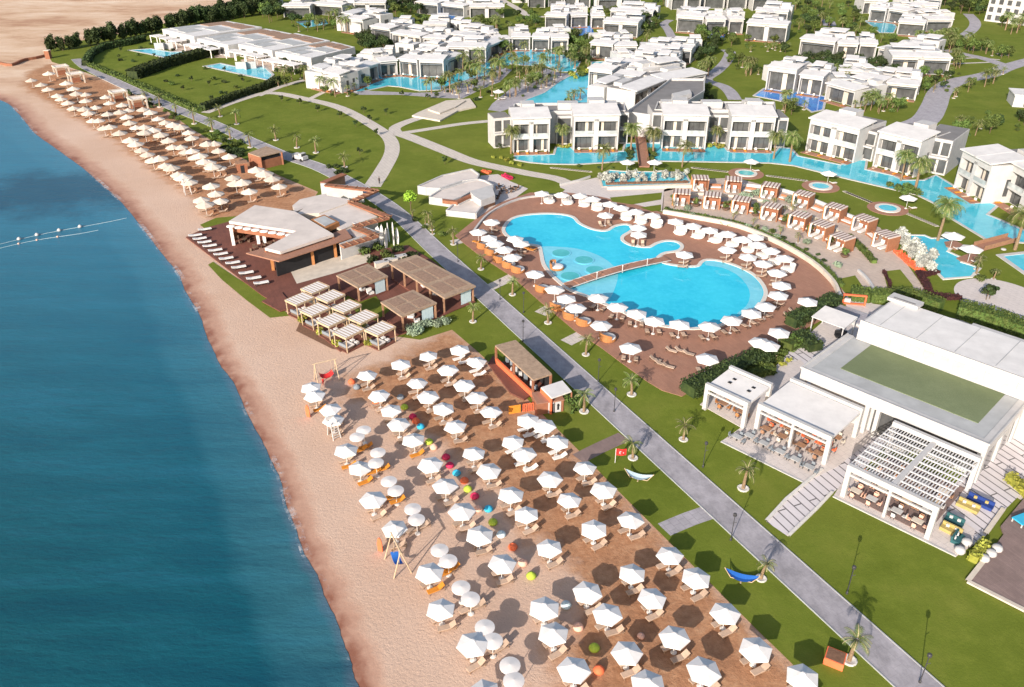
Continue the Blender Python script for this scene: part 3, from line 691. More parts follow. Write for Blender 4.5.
def palm_proto(name,seed,h,fl,nf,lean=0,droop=1.,mat='palm',ring=True,tr=.16,label='x'):
    rg=random.Random(seed); root=empty(name,(0,0,0),0,label,'palm tree')
    mb=MB(); prev=Vector((0,0,0)); K=6
    for i in range(K):
        t=(i+1)/K; q=Vector((lean*t*t,0,h*t)); mb.tube(prev,q,tr*(1.25-.5*(t-1/K)),'trunk',8,tr*(1.3-.5*t)); prev=q
    mb.build('trunk',root); top=prev
    mb=MB()
    for i in range(nf):
        az=i*2.399+rg.uniform(-.2,.2); el=R(rg.uniform(0,62)) if i>nf*.3 else R(rg.uniform(50,85)); L=fl*rg.uniform(.8,1.1)
        d=Vector((math.cos(az),math.sin(az),0)); side=Vector((-d.y,d.x,0)); S=9; pts=[]; p=top.copy(); e=el
        for k in range(S+1):
            pts.append(p.copy()); p=p+(d*math.cos(e)+Vector((0,0,1))*math.sin(e))*(L/S); e-=R(9.5)*droop*(1+.1*k)
        for k in range(1,S):
            a=pts[k]; t=k/S; ll=fl*.24*math.sin(math.pi*min(.95,t*.85+.12)); fw=(pts[k+1]-pts[k])
            for s in (-1,1):
                for sub in (0,.5):
                    b0=a+fw*sub; tip=b0+side*s*ll+fw.normalized()*ll*.45-Vector((0,0,ll*(.35+.25*rg.random())))
                    mb.add([b0,b0+fw*.36,tip],[(0,1,2)],mat)
            mb.add([a-side*.02,a+side*.02,pts[k+1]+side*.012,pts[k+1]-side*.012],[(0,1,2,3)],'paletimber')
    mb.build('crown',root)
    if ring:
        mb=MB(); mb.lathe([(.62,0),(.66,.16),(.55,.2),(.2,.12)],'ring',12); mb.build('stone_ring',root)
    return Proto(root)
PR['palm1']=palm_proto('young_palm',1,2.7,1.75,14,.15,1.0); PR['palm2']=palm_proto('young_palm',2,2.2,1.8,15,-.2,.9); PR['palm3']=palm_proto('young_palm',5,2.4,1.6,12,.3,1.15)
PR['date1']=palm_proto('date_palm',3,6.4,3.5,38,.3,1.15,ring=False,tr=.22); PR['date2']=palm_proto('date_palm',4,5.6,3.3,34,-.3,1.2,ring=False,tr=.23)
PR['coco']=palm_proto('coconut_palm',6,5.0,3.1,22,.4,1.1,ring=False,tr=.15)
PR['tree1']=tree_proto('broadleaf_tree',11,5.5,2.6,'leaf'); PR['tree2']=tree_proto('broadleaf_tree',12,4.6,2.4,'leafd'); PR['tree3']=tree_proto('broadleaf_tree',13,6.2,2.8,'leafd',10)
PR['wind1']=tree_proto('windbreak_tree',14,9,3.0,'leafd',18,1100,.42,narrow=True); PR['wind2']=tree_proto('windbreak_tree',15,8,3.2,'leafd',18,1100,.42,narrow=True)
PR['bright']=tree_proto('round_tree',16,3.9,1.7,'leafb',9,800,.18)
PR['shrub1']=shrub_proto('garden_shrub',21,1.1,1.3,'leaf'); PR['shrub2']=shrub_proto('garden_shrub',22,1.0,1.1,'leafd'); PR['shruby']=shrub_proto('yellow_shrub',23,.8,1.1,'leafy',200)
PR['sapling']=tree_proto('sapling',24,2.0,.8,'leafd',4,160,.16)
PR['silver']=shrub_proto('silver_shrub',25,1.2,2.0,'silver',300,.2)
PR['sage']=shrub_proto('sage_shrub',26,1.5,1.7,'sage',420,.16)
def hedge(pts,w,h,mat,label,dens=14,leaf=.17,name='hedge'):
    ww=[P(*p) for p in pts]; rg=random.Random(len(label)*7+int(pts[0][0])); root=empty(name,ww[0],0,label,'hedge'); o0=ww[0]
    mb=MB(); core=MB()
    for i in range(len(ww)-1):
        a,b=ww[i]-o0,ww[i+1]-o0; d=(b-a); L=d.length; d.normalize(); n=Vector((-d.y,d.x,0)); ang=math.atan2(d.y,d.x); c=(a+b)/2
        core.obox((c.x,c.y,h*.44),(L,w*.8,h*.88),ang,mat)
        for _ in range(int(L*(w+2*h)*dens)):
            t=rg.uniform(0,L); k=rg.random()*(w+2*h)
            if k<w: q=a+d*t+n*(k-w/2)+Vector((0,0,h+rg.gauss(0,.08))); nr=Vector((0,0,1))
            elif k<w+h: q=a+d*t+n*(w/2+rg.gauss(0,.07))+Vector((0,0,k-w)); nr=n
            else: q=a+d*t-n*(w/2+rg.gauss(0,.07))+Vector((0,0,k-w-h)); nr=-n
            nr=(nr+Vector((rg.gauss(0,.55),rg.gauss(0,.55),rg.gauss(0,.55)))).normalized(); x=nr.orthogonal().normalized(); x.rotate(Matrix.Rotation(rg.uniform(0,6.28),3,nr)); y=nr.cross(x); s=leaf*rg.uniform(.7,1.4)
            mb.add([q-x*s-y*s*.5,q+x*s-y*s*.4,q+x*s*.7+y*s*.6,q-x*s*.6+y*s*.7],[(0,1,2,3)],mat)
    mb.build('foliage',root); core.build('stem',root); return root
# ================================================================ BEACH FURNITURE
VANG=math.atan2(V.y,V.x)
near=[(311.3,385.4),(315.1,393.8),(331.1,407.5),(332.7,418.2),(366.3,373.9),(400.7,363.2),(428.9,354),(379.3,393.8),(416.7,381.5),(448.2,369),(391.5,408.3),(428.2,395.3),(398.5,422.5),(442.5,407),(456,425),(459.9,348.7),(476.7,360.1),(464.4,383.8),(477.4,396),(491.2,410.6),(527.9,419),(544.2,424.5),(513.4,439.9),(525.6,452.8),(557,440.6),(473.4,451.8),(489,468.9),(510.4,494.1),(550.1,477.3),(585.5,466),(569.2,497.9),(604.5,488.8),(527.3,512.6),(462.2,510.3),(445.3,485),(594.5,527),(414,438.3),(430.8,463.5),(345.2,449),(359,465.8),(372.7,498.7),(395,526),(479.2,533.6),(428.8,571),(501.3,561.9),(441.2,607.5),(550.3,545.8),(587.5,590),(631,518.8),(632.5,571),(544.5,607.5),(472.6,643),(554.5,632.4),(608.8,612.6),(651.4,595.7),(574.4,669),(627.9,650.8),(676,635.5),(702.9,669),(648.5,683),(725.8,611.8),(756.4,647.7),(803.8,675.2),(695.6,576),(670.8,553.5),(485,690)]
orange_at=[(315.1,393.8),(345.2,449),(359,465.8),(414,438.3),(428.8,571)]
white_at=[(459.9,348.7),(476.7,360.1),(527.9,419),(544.2,424.5),(513.4,439.9),(525.6,452.8),(557,440.6)]
CN={1:'in the line nearest the sea',2:'in the second line from the sea',3:'in the middle line of five',4:'in the second line from the lawn',5:'in the line beside the lawn'}
items=[]
for p in near:
    q=P(p[0],p[1],2.4); v=q.dot(V); u=q.dot(U); c=1 if v<25 else 2 if v<31.5 else 3 if v<37 else 4 if v<42 else 5
    items.append((c,u,Vector((q.x,q.y,0)),p))
items.sort(key=lambda a:(a[0],a[1])); cnt={}
for c,u,q,p in items:
    cnt[c]=cnt.get(c,0)+1; k=cnt[c]; a=rnd.uniform(0,1.0)
    uo=PR['umb'].put(q,a,'white hexagonal beach umbrella, %s from the cabanas %s'%(od(k),CN[c]),rnd.uniform(.95,1.05),'white beach umbrellas on the near beach'); uo.rotation_euler=(rnd.uniform(-.05,.05),rnd.uniform(-.05,.05),a)
    kind='lngo' if p in orange_at else 'lngw' if p in white_at else 'lng'
    colr={'lngo':'orange-covered','lngw':'white-towelled','lng':'beige'}[kind]
    j=rnd.uniform(-.06,.06)
    for s,nm in ((1,'near'),(-1,'far')):
        off=U*(.72*s+.15)+V*(.15+rnd.uniform(-.3,.3))+U*rnd.uniform(-.12,.12)
        kk=kind if (kind!='lngo' or s==1) else 'lng'
        PR[kk].put(q+off,VANG+j+rnd.uniform(-.16,.16),'%s sun lounger, %s side of umbrella %s from cabanas %s'%({'lngo':'orange','lngw':'white','lng':'beige'}[kk],nm,od(k),CN[c].replace('in the ','').replace(' of five','')),None,'sun loungers on the near beach')
discs=[(363.5,429.2),(357,436),(377.8,451.6),(375.8,462),(388.8,480.4),(395.6,489.8),(412.7,508),(416.4,518.7),(439.5,549.2),(448.2,559.9),(460.9,586.6),(470.4,598),(484.8,626.3),(492.7,640),(510,664.5),(513.8,679.8)]
for i,p in enumerate(discs):
    q=P(p[0],p[1],2.25); q.z=0
    PR['disc'].put(q,0,'flat round off-white sunshade, %s from the lifeguard tower along the sea side'%od(i+1),None,'round sunshades near the water')
for (a,b),k in {((380.4,473.5),1):'lngo',((394.9,501),1):'lngo',((400,498),1):'lng',((362,450),1):'lng',((419,524),1):'lng',((447.9,573),1):'lng',((480,604),1):'lng',((499,652),1):'lng'}.items() if False else []: pass
for i,(p,k) in enumerate([((374,474),'lngo'),((383,471),'lngo'),((390,500),'lngo'),((398,503),'lngo'),((414,531),'lng'),((423,528),'lng'),((446,575),'lngo'),((452,571),'lngo'),((468,611),'lng'),((477,608),'lng'),((491,653),'lng'),((500,650),'lng'),((361,452),'lngo'),((366,449),'lngo')]):
    q=P(*p); PR[k].put(q,VANG+rnd.uniform(-.1,.1),'%s sun lounger, number %s in the pairs under the round sunshades'%({'lngo':'orange','lng':'brown'}[k],od(i+1).replace('first','one')) if False else '%s lounger beside the round sunshades, %s of them counted down the beach'%({'lngo':'orange','lng':'brown'}[k],od(i+1)),None,'loungers under the round sunshades')
BB=[((351.8,383),'poppy','orange bean bag by the umbrella nearest the wooden swing'),((357,388.5),'greyfab','grey bean bag touching the orange one near the wooden swing'),((400.7,398.6),'greyfab','dark grey bean bag between two upper umbrellas'),((404.5,408.5),'lime','lime bean bag in the upper part of the beach'),((412.9,418),'crimson','crimson bean bag with an orange and a blue one just below'),((416,422.3),'poppy','orange bean bag between a crimson and a blue one'),((420.8,428),'cyan','sky blue bean bag below a crimson and an orange one'),((376.2,404.7),'poppy','orange bean bag half under a white umbrella'),((429.2,443.2),'lime','lime bean bag next to a cream one on the middle beach'),((433.8,448.5),'peach','cream bean bag just below a lime one'),((446,458.4),'crimson','crimson bean bag at the top of the coloured chain'),((449.9,466.8),'crimson','crimson bean bag, second in the coloured chain'),((456.7,474.5),'cyan','blue bean bag in the coloured chain on the middle beach'),((464.4,482),'poppy','coral bean bag below the blue one in the chain'),((467.9,490.5),'lime','lime bean bag in the coloured chain'),((474.8,497.5),'crimson','crimson bean bag at the lower end of the chain'),((488.5,510.4),'cyan','sky blue bean bag beside a small beige one'),((478.3,510.4),'peach','beige bean bag left of a sky blue one'),((492.9,523.7),'lime','lime bean bag in the shade of an umbrella'),((501.3,536),'paleblue','pale grey bean bag above a red one'),((512.8,548.4),'poppy','red-orange bean bag alone on the trampled sand lane'),((522.8,564.4),'peach','peach bean bag right of an umbrella on the sand lane'),((531.2,577.4),'lime','lime bean bag on the pale sand lane'),((566,606.7),'paleblue','pale aqua bean bag between lower umbrellas'),((578.2,628.8),'peach','peach bean bag in the lower umbrella field'),((594.2,649.5),'lime','lime bean bag in the lower umbrella field'),((598.8,671.6),'poppy','orange bean bag near the bottom edge'),((640.8,637.2),'peach','small pale bean bag in an umbrella shadow')]
bbp={}
for p,c,l in BB:
    if c not in bbp: bbp[c]=beanbag(c)
    bbp[c].put(P(*p),rnd.uniform(0,6),l,None if c!='peach' or p[0]<640 else .7,'bean bags on the near beach')['category']='bean bag'
# far beach
far=[(31.3,80.4),(48.9,74.3),(41.3,85),(48.1,89.6),(66.5,84.2),(73.3,89.3),(57.3,95.7),(61,98.8),(68,103.3),(76.4,94.2),(85.6,94.2),(73.3,108),(84,109.5),(88.6,114),(85.6,101),(92.4,120.1),(98.5,120.1),(95.5,107.2),(105.4,96.5),(109.2,102.6),(122.2,104.9),(107.7,114),(120,112.5),(128.3,110.2),(103.9,127.8),(110,127.8),(126.8,117.1),(129.9,123.2),(136,127),(144.4,127),(142.9,109.5),(150.5,113.3),(158,118.3),(165,122),(173.3,125.9),(181,128.2),(188.6,132),(191.7,138),(145,133.5),(153.5,131.3),(161,135.8),(168.8,141.2),(172.6,146.5),(181,146.5),(185.6,151.1),(191.7,151.1),(194.7,156.5),(200,156.5),(203.9,161.8),(209.2,161.8),(213,167.9),(219.2,167.2),(207,144.2),(214.6,143.5),(218.4,150.4),(229.1,156.5),(119.9,133.5),(130.6,141.2),(135.9,145),(141.3,149.6),(147.4,154.2),(152.7,160.3),(159.6,159.5),(165,164.9),(171.8,168.7),(178,174),(183.3,178.6),(189.4,182.4),(211,186.5),(215.7,193.4),(201.2,199.5),(205,204.9),(220.3,200.3),(232.5,177.4),(235.6,183.5),(242.4,183.5),(249.3,191.1),(256.2,170.5),(264.6,175),(272.2,178.9),(279,185.8)]
fi=[]
for p in far:
    q=P(p[0],p[1],2.5); u=q.dot(U); v=q.dot(V); fi.append((v,u,Vector((q.x,q.y,0))))
NB=5; fi.sort(key=lambda a:a[0]); 
groups=[fi[int(len(fi)*i/NB):int(len(fi)*(i+1)/NB)] for i in range(NB)]
SN=['seaward','second seaward','middle','second inland','inland']
for gi,gp in enumerate(groups):
    gp.sort(key=lambda a:-a[1])
    for k,(v,u,q) in enumerate(gp):
        PR['umbf'].put(q,rnd.uniform(0,1),'small distant pale beach umbrella, %s from the clubhouse in the %s band'%(od(k+1),SN[gi]),rnd.uniform(1.05,1.3),'pale beach umbrellas on the far beach')
        wb=MB(); wb.obox((0,0,.35),(1.1,.06,.7),0,'wood'); wb.obox((0,.5,.35),(.06,1.0,.7),0,'wood'); wo=wb.build('windbreak_screen'); wo.location=q-U*1.2+V*1.1; wo.rotation_euler=(0,0,VANG); tag(wo,'low brown wooden screen beside the distant umbrella %s from the clubhouse, %s band'%(od(k+1),SN[gi]),'screen','low wooden screens on the far beach')
        PR['lng'].put(q+U*.9+V*rnd.uniform(-.2,.4),VANG+rnd.uniform(-.1,.1),'beige sun lounger under the distant umbrella %s from the clubhouse, %s band'%(od(k+1),SN[gi]),None,'sun loungers on the far beach')
# pool umbrellas
pu=[(478.3,231.5),(489,237.6),(495.1,243),(504.3,249),(512.7,256.7),(515,238.4),(521,243),(534.9,273.5),(554.7,288.8),(566.2,298),(576,307.2),(598.3,297.2),(601.3,324.7),(491.5,221.6),(541.9,193),(561.7,194.5),(580,195.3),(593,198.6),(609.9,203.7),(621.3,207.5),(605.5,214.6),(635.9,211.3),(652.7,215),(638.2,227),(638.7,233.8),(675.6,221),(693.2,225.5),(710,229.7),(727.6,233.5),(743.6,238.8),(727.6,249),(748.2,256.4),(684.5,254),(755.8,236.4),(758,244.3),(771,250.1),(784.8,257.8),(763.4,263.1),(777.2,272.3),(781.7,284.8),(778.4,294.7),(765.7,305.9),(807.7,301),(617.6,306.4),(636.7,313),(654.2,320.4),(679.5,323.8),(709.6,325.8),(731.7,319.7),(751.5,312.8),(630.6,347.5),(707.4,358.2),(779.1,332),(760.4,341.9),(768.8,345)]
ctr=P(640,262)
L_=[]
for p in pu:
    q=P(p[0],p[1],2.6); q.z=.12; L_.append((math.atan2(q.y-ctr.y,q.x-ctr.x),q,p))
L_.sort(key=lambda a:-a[0])
for i,(t,q,p) in enumerate(L_):
    PR['pumb'].put(q,rnd.uniform(0,1),'white poolside umbrella, %s clockwise from the left end of the pool deck'%od(i+1),None,'white umbrellas round the pool')
    d=(ctr-q); d.z=0; dist_=d.length; a=math.atan2(d.y,d.x); 
    lower= p[1]>296 and p not in((601.3,324.7),(566.2,298),(576,307.2))
    if lower or p in((605.5,214.6),(638.7,233.8),(684.5,254),(727.6,249),(748.2,256.4),(763.4,263.1),(777.2,272.3),(491.5,221.6),(521,243),(781.7,284.8),(778.4,294.7),(598.3,297.2)):
        n_=Vector((-math.sin(a),math.cos(a),0))
        for s,nm in ((.95,'right'),(-.95,'left')):
            PR['wlng'].put(q+n_*s,a+math.pi,'dark wicker lounger, %s of the poolside umbrella %s clockwise from the deck\'s left end'%(nm,od(i+1)),None,'wicker loungers round the pool')
pods=[((549.5,199.9),1),((567.9,201),1),((584.7,203.2),1),((597.6,207.2),1),((626.6,216.7),1),((641.3,220.2),1),((656.5,224),1),((680.2,230.9),1),((698.2,234.5),1),((715.8,238.8),1),((732.6,243),1),((748.1,248.4),1),((762.6,254.2),1),((774.9,260.4),1),((787.9,268),1),((483,244.8),0),((491.3,250.9),0),((499.7,258.2),0),((508.9,263.8),0),((518,268.4),0),((542.5,287.5),0),((557.8,305.4),0),((570.8,314.5),0),((583.8,320.6),0),((608,336.5),0),((557,266),0)]
kw=0;ko=0
for i,(p,wt) in enumerate(pods):
    q=P(p[0],p[1],.7); q.z=.12; 
    d=ctr-q; a=math.atan2(d.y,d.x)+math.pi
    if wt: kw+=1; PR['podw'].put(q,a,'round white day bed on the upper pool deck, %s from the left'%od(kw),1.05,'white round day beds')
    else:
        ko+=1; lab='round orange wicker day bed along the lower left pool deck, %s from the top'%od(ko) if i<len(pods)-1 else 'orange wicker day bed standing alone in the shallow pool water'
        PR['podo'].put(q,math.atan2(-V.y,-V.x)+.3 if i<len(pods)-1 else 2.8,lab,1.1,'orange wicker day beds')
for i,p in enumerate([(671,353),(688,356),(660,366),(668,369),(655,362),(680,353),(788,318),(793,314)]):
    PR['wlng'].put(P(*p)+Vector((0,0,.12)),R(150),'loose dark wicker lounger on the lower pool deck, %s of the unshaded ones'%od(i+1),None,'unshaded wicker loungers')
for i,p in enumerate([(477,244),(527,250),(532,252)]): PR['lngo'].put(P(*p)+Vector((0,0,.12)),R(-30),'orange lounger at the left of the pool deck, %s from the left'%od(i+1),None,'orange poolside loungers')
# umbrellas by the villas
for p,l in (((627.4,162.2),'white umbrella left of the brown ramp below the villas'),((654.6,162.2),'white umbrella right of the brown ramp below the villas'),((751.5,161.5),'white umbrella above the leftmost hot tub'),((829,173.5),'white umbrella above the middle hot tub'),((908.5,197.8),'white square-looking umbrella beside the rightmost hot tub'),((953,237.4),'white umbrella on the upper island of the stepped pool'),((971,250.4),'white umbrella on the lower island of the stepped pool'),((498.5,91.5),'white umbrella at the end of the grey plaza'),((966,362),'x')):
    if l=='x': continue
    q=P(p[0],p[1],2.6); q.z=.1; PR['pumb'].put(q,.5,l,1.05 if p[0]<950 else 1.2,'white umbrellas on the villa lawn')
    PR['lngw'].put(q+Vector((1.2,-.5,0)),R(200),'pale lounger under the '+l.replace('white ','').replace('square-looking ',''),None,'pale loungers on the villa lawn')
for q in ([(944,243),(955,241.5),(963,246),(957,250.5),(946,247.5)],[(956,259),(972,253.5),(982,259),(970,264.5),(960,262)]): sheet('pool_island',q,.28,'deck',thick=.2)
# sea deck loungers
for i,(x,y) in enumerate([(205,229.5),(195.5,235.5),(200,238.8),(204.8,242.3),(210,246),(215.5,250.4),(221,254.2),(226.5,258.6),(233,263),(239,267.3),(246.5,273),(254,278.3),(261.5,283)]):
    q=P(x,y,.6); q.z=.22
    PR['dlng'].put(q,R(27)+math.pi,'white lounger on a dark frame at the seaward deck edge, %s from the top'%od(i+1),1.3,'white loungers on the sea deck')
# wooden A-frame swings
def swing(pp,label,cl,h=3.2,rz=VANG,childred=False):
    root=empty('beach_swing',P(*pp),rz,label,'swing')
    for x in (-1.6,1.6):
        for y in (-1.0,1.0):
            mb=MB(); mb.tube((x,y,0),(x*.95,0,h),.07,'paletimber'); mb.build('leg',root)
    mb=MB(); mb.tube((-1.8,0,h),(1.8,0,h),.08,'paletimber'); mb.build('crossbeam',root)
    mb=MB()
    for x in (-.9,.9): mb.tube((x,0,h),(x,.1,.7),.02,'paletimber',4)
    mb.build('rope',root)
    mb=MB(); n=8
    vs=[(-1.+2*i/n,y,.6+.5*(2*i/n-1)**2+(.0 if y<0 else .25)) for i in range(n+1) for y in (-.45,.45)]; vs+=[(a,b,c-.05) for a,b,c in vs]; o2=2*n+2
    mb.add(vs,[(2*i,2*i+2,2*i+3,2*i+1) for i in range(n)]+[(o2+2*i,o2+2*i+1,o2+2*i+3,o2+2*i+2) for i in range(n)]+[(2*i,o2+2*i,o2+2*i+2,2*i+2) for i in range(n)]+[(2*i+1,2*i+3,o2+2*i+3,o2+2*i+1) for i in range(n)],cl); mb.build('seat',root)
swing((327,380),'wooden A-frame beach swing with a red seat below the small cabanas','red')
swing((398,566),'wooden A-frame beach swing with a blue cloth seat near the water','blue',3.4,R(115))
for p,l in (((308.5,417.5),'orange upright rescue board on the sand left of the lifeguard tower'),((380.5,552),'orange upright rescue board beside the blue swing')):
    r=empty('rescue_board',P(*p),R(-20),l,'rescue board'); mb=MB()
    pr_=[(-.28,.1),(-.32,1.2),(-.2,1.9),(0,2.15),(.2,1.9),(.32,1.2),(.28,.1)]; mb.add([(x,-.05,z) for x,z in pr_]+[(x,.05,z) for x,z in pr_],[tuple(range(7)),tuple(range(13,6,-1))]+[(i,(i+1)%7+0 if i<6 else 0,((i+1)%7)+7,i+7) for i in range(7)],'poppy'); mb.build('board',r)
    mb=MB(); mb.tube((0,.05,1.2),(0,.7,0),.03,'wood'); mb.build('prop',r)
r=empty('lifeguard_tower',P(334,436),VANG+.2,'white wooden lifeguard ladder chair at the sea edge of the umbrellas','lifeguard tower')
for x in (-.55,.55):
    for y,yy in ((-.9,-.35),(.7,.45)): mb=MB(); mb.tube((x,y,0),(x*.8,yy,2.5),.07,'white'); mb.build('leg',r)
mb=MB()
for i in range(7): z=.3+i*.32; mb.tube((-.54,-.85+.07*i,z),(.54,-.85+.07*i,z),.05,'white')
mb.build('ladder',r); mb=MB(); mb.box(-.6,.6,-.45,.55,1.9,2.0,'white'); mb.box(-.6,.6,.5,.58,2.0,2.9,'white'); mb.build('seat',r)
r=empty('lifeguard_tower',P(188,193.5),VANG,'white lifeguard ladder chair at the sea edge of the far umbrellas','lifeguard tower')
for x in (-.7,.7):
    for y,yy in ((-1.1,-.4),(.9,.5)): mb=MB(); mb.tube((x,y,0),(x*.8,yy,3.4),.09,'white'); mb.build('leg',r)
mb=MB(); mb.box(-.8,.8,-.6,.7,2.4,2.55,'white'); mb.box(-.8,.8,.6,.7,2.5,3.4,'white'); mb.build('seat',r)
# swimming rope with buoys
def rope(A,B,n,r,mt,label):
    a,b=P(*A),P(*B); root=empty('buoy_line',a,0,label,'buoy line'); mb=MB(); pts=[]
    for i in range(25):
        t=i/24; q=(b-a)*t+Vector((0,.8*math.sin(t*5),0)); q.z=.08; pts.append(q)
    for i in range(24): mb.tube(pts[i],pts[i+1],.035,'paleblue',4)
    mb.build('rope',root)
    for i in range(n):
        q=pts[int(24*(i+.1)/n*.78)+ (0)]; mb=MB(); mb.lathe([(.02,-r*.3),(r,r*.2),(r,r*.7),(r*.4,r*1.3),(.02,r*1.4)],mt,10,(q.x,q.y,0)); mb.build('buoy',root,True)
rope((-6,246),(128,217),5,.42,'white','upper swimming rope with large white buoys running out from the shore')
rope((-6,250),(100,229),4,.22,'peach','lower thin rope with small pink floats below the white buoys')
# lamps
def lamp():
    root=empty('street_lamp',(0,0,0),0,'x','street lamp'); mb=MB(); mb.tube((0,0,0),(0,0,3.6),.055,'darkgrey',8,.04); mb.lathe([(.14,0),(.12,.3),(.06,.4)],'darkgrey',8); mb.build('post',root)
    mb=MB(); mb.lathe([(.05,3.55),(.2,3.65),(.22,3.9),(.16,3.98),(.02,4.05)],'darkgrey',10); mb.tube((0,0,2.6),(.35,0,2.75),.03,'darkgrey'); mb.build('lantern',root); return Proto(root)
PR['lamp']=lamp()
for p,l in (((523.5,313),'beside the path from the pool deck'),((614,412),'at the edge of the road opposite the bar'),((702.9,467.4),'on the lawn right of the road in the middle'),((730.6,540.5),'at the left road edge near the striped path'),((846.7,594),'right of the road above the brick planter'),((919.5,683),'right of the road at the bottom edge'),((523,342),'beside the road at the top of the bar'),((598,382),'on the lawn between the bar and the pool'),((500,300),'on the grass left of the round day beds'),((458,262),'on the lawn above the long timber shelter')):
    PR['lamp'].put(P(*p),0,'dark slim street lamp '+l,None,'street lamps along the road')
# hammocks
for p,l,c in (((638.5,479),'hammock in white and blue cloth on the grass below the red flag','paleblue'),((741,580),'bright blue hammock on the grass left of the road','blue')):
    r=empty('hammock',P(*p),R(-20),l,'hammock'); mb=MB(); n=10; ho=[]
    for i in range(n+1):
        t=-1+2*i/n; ho.append((1.75*t,.55*(1-t*t)**.7+.03,.35+.75*t*t))
    vs=[(a,-b,c_) for a,b,c_ in ho]+[(a,0,c_-.12) for a,b,c_ in ho]+[(a,b,c_) for a,b,c_ in ho]
    mb.add(vs,[(i,i+1,i+n+2,i+n+1) for i in range(n)]+[(i+n+1,i+n+2,i+2*n+3,i+2*n+2) for i in range(n)],c); mb.build('cloth',r)
    mb=MB()
    for s in (-1,1): mb.tube((0,-.1,.1),(s*1.1,-.1,.12),.05,'paletimber'); mb.tube((s*1.1,-.1,.12),(s*1.85,0,1.2),.05,'paletimber')
    mb.box(-.08,.08,-.6,.6,0,.1,'paletimber'); mb.build('stand',r)
r=empty('flag',P(615,463),0,'red flag with a white emblem on a short pole by the small palm','flag'); mb=MB(); mb.tube((0,0,0),(0,0,2.3),.04,'pole'); mb.build('pole',r)
mb=MB(); n=6; vs=[]
for i in range(n+1):
    for z in (1.2,2.2): vs.append((.04+1.3*i/n,.08*math.sin(i*1.4),z))
vs+=[(a,b+.03,c) for a,b,c in vs]; mb.add(vs,[(2*i,2*i+2,2*i+3,2*i+1) for i in range(n)]+[(14+2*i,14+2*i+1,14+2*i+3,14+2*i+2) for i in range(n)],'red'); f_=mb.build('cloth',r)
mb=MB(); mb.tube((.62,-.02,1.7),(.62,-.12,1.7),.2,'white',14); mb.tube((.70,-.12,1.7),(.70,-.14,1.7),.16,'red',14); mb.tube((.95,-.05,1.7),(.95,-.13,1.7),.08,'white',5); mb.build('emblem',f_)
# brick planter by the palm
r=empty('planter_box',P(834,662),R(-30),'tilted orange brick planter box at the foot of the bottom palm','planter'); mb=MB(); mb.box(-.9,.9,-.8,.8,0,.9,'poppy'); mb.build('box',r); mb=MB(); mb.box(-.8,.8,-.7,.7,.86,.93,'soil'); mb.build('top',r)
# people
def person(p,label,shirt,trous,h=1.72,step=.18,rz=0,z0=0):
    sk=[((0,0,.93),.155),((0,0,1.18),.15),((0,0,1.42),.14),((0,0,1.52),.06),((0,.01,1.64),.105),((0,.0,1.74),.07),
        ((.1,0,.88),.10),((.11,step,.48),.075),((.11,step*.9,.08),.05),((.11,step*.9+.14,.03),.04),
        ((-.1,0,.88),.10),((-.11,-step*.6,.48),.075),((-.11,-step*1.3,.08),.05),((-.11,-step*1.3+.14,.03),.04),
        ((.2,0,1.4),.06),((.25,-.06,1.12),.048),((.24,.06,.9),.035),((.24,.1,.82),.035),
        ((-.2,0,1.4),.06),((-.25,.05,1.12),.048),((-.24,.17,.92),.035),((-.24,.22,.85),.035)]
    ed=[(0,1),(1,2),(2,3),(3,4),(4,5),(0,6),(6,7),(7,8),(8,9),(0,10),(10,11),(11,12),(12,13),(2,14),(14,15),(15,16),(16,17),(2,18),(18,19),(19,20),(20,21)]
    me=bpy.data.meshes.new('sk'); me.from_pydata([s[0] for s in sk],ed,[]); o=bpy.data.objects.new('sk',me); col.objects.link(o)
    md=o.modifiers.new('s','SKIN')
    for i,s in enumerate(sk): me.skin_vertices[0].data[i].radius=(s[1],s[1]*(.75 if i<3 else 1))
    me.skin_vertices[0].data[0].use_root=True
    sb=o.modifiers.new('u','SUBSURF'); sb.levels=1; sb.render_levels=1
    dg=bpy.context.evaluated_depsgraph_get(); nm=bpy.data.meshes.new_from_object(o.evaluated_get(dg)); bpy.data.objects.remove(o)
    b=bpy.data.objects.new('person',nm); col.objects.link(b); nm.materials.clear()
    for k in (shirt,trous,'skin'): nm.materials.append(M[k])
    for f in nm.polygons:
        c=f.center; f.material_index=2 if c.z>1.5 or c.z<.1 or (abs(c.x)>.2 and c.z<1.15) else (0 if c.z>.95 else 1); f.use_smooth=True
    b.location=P(*p)+Vector((0,0,z0)); b.rotation_euler=(0,0,rz); b.scale=(h/1.78,)*3; tag(b,label,'person')
    hr=MB(); hr.lathe([(.06,1.62),(.125,1.68),(.12,1.77),(.05,1.84),(.01,1.85)],'black',10,(0,-.02,0)); hr.build('hair',b,True)
person((379.5,184),'person in dark clothes walking where the cream path meets the road','black','black',1.75,.2,R(200))
person((511.5,377),'person in a white shirt standing on the red terrace of the beach bar','white','paleblue',1.75,.08,R(60),.25)
person((323.5,385),'person in red sitting-height clothes standing by the wooden swing','red','red',1.3,.05,R(20))
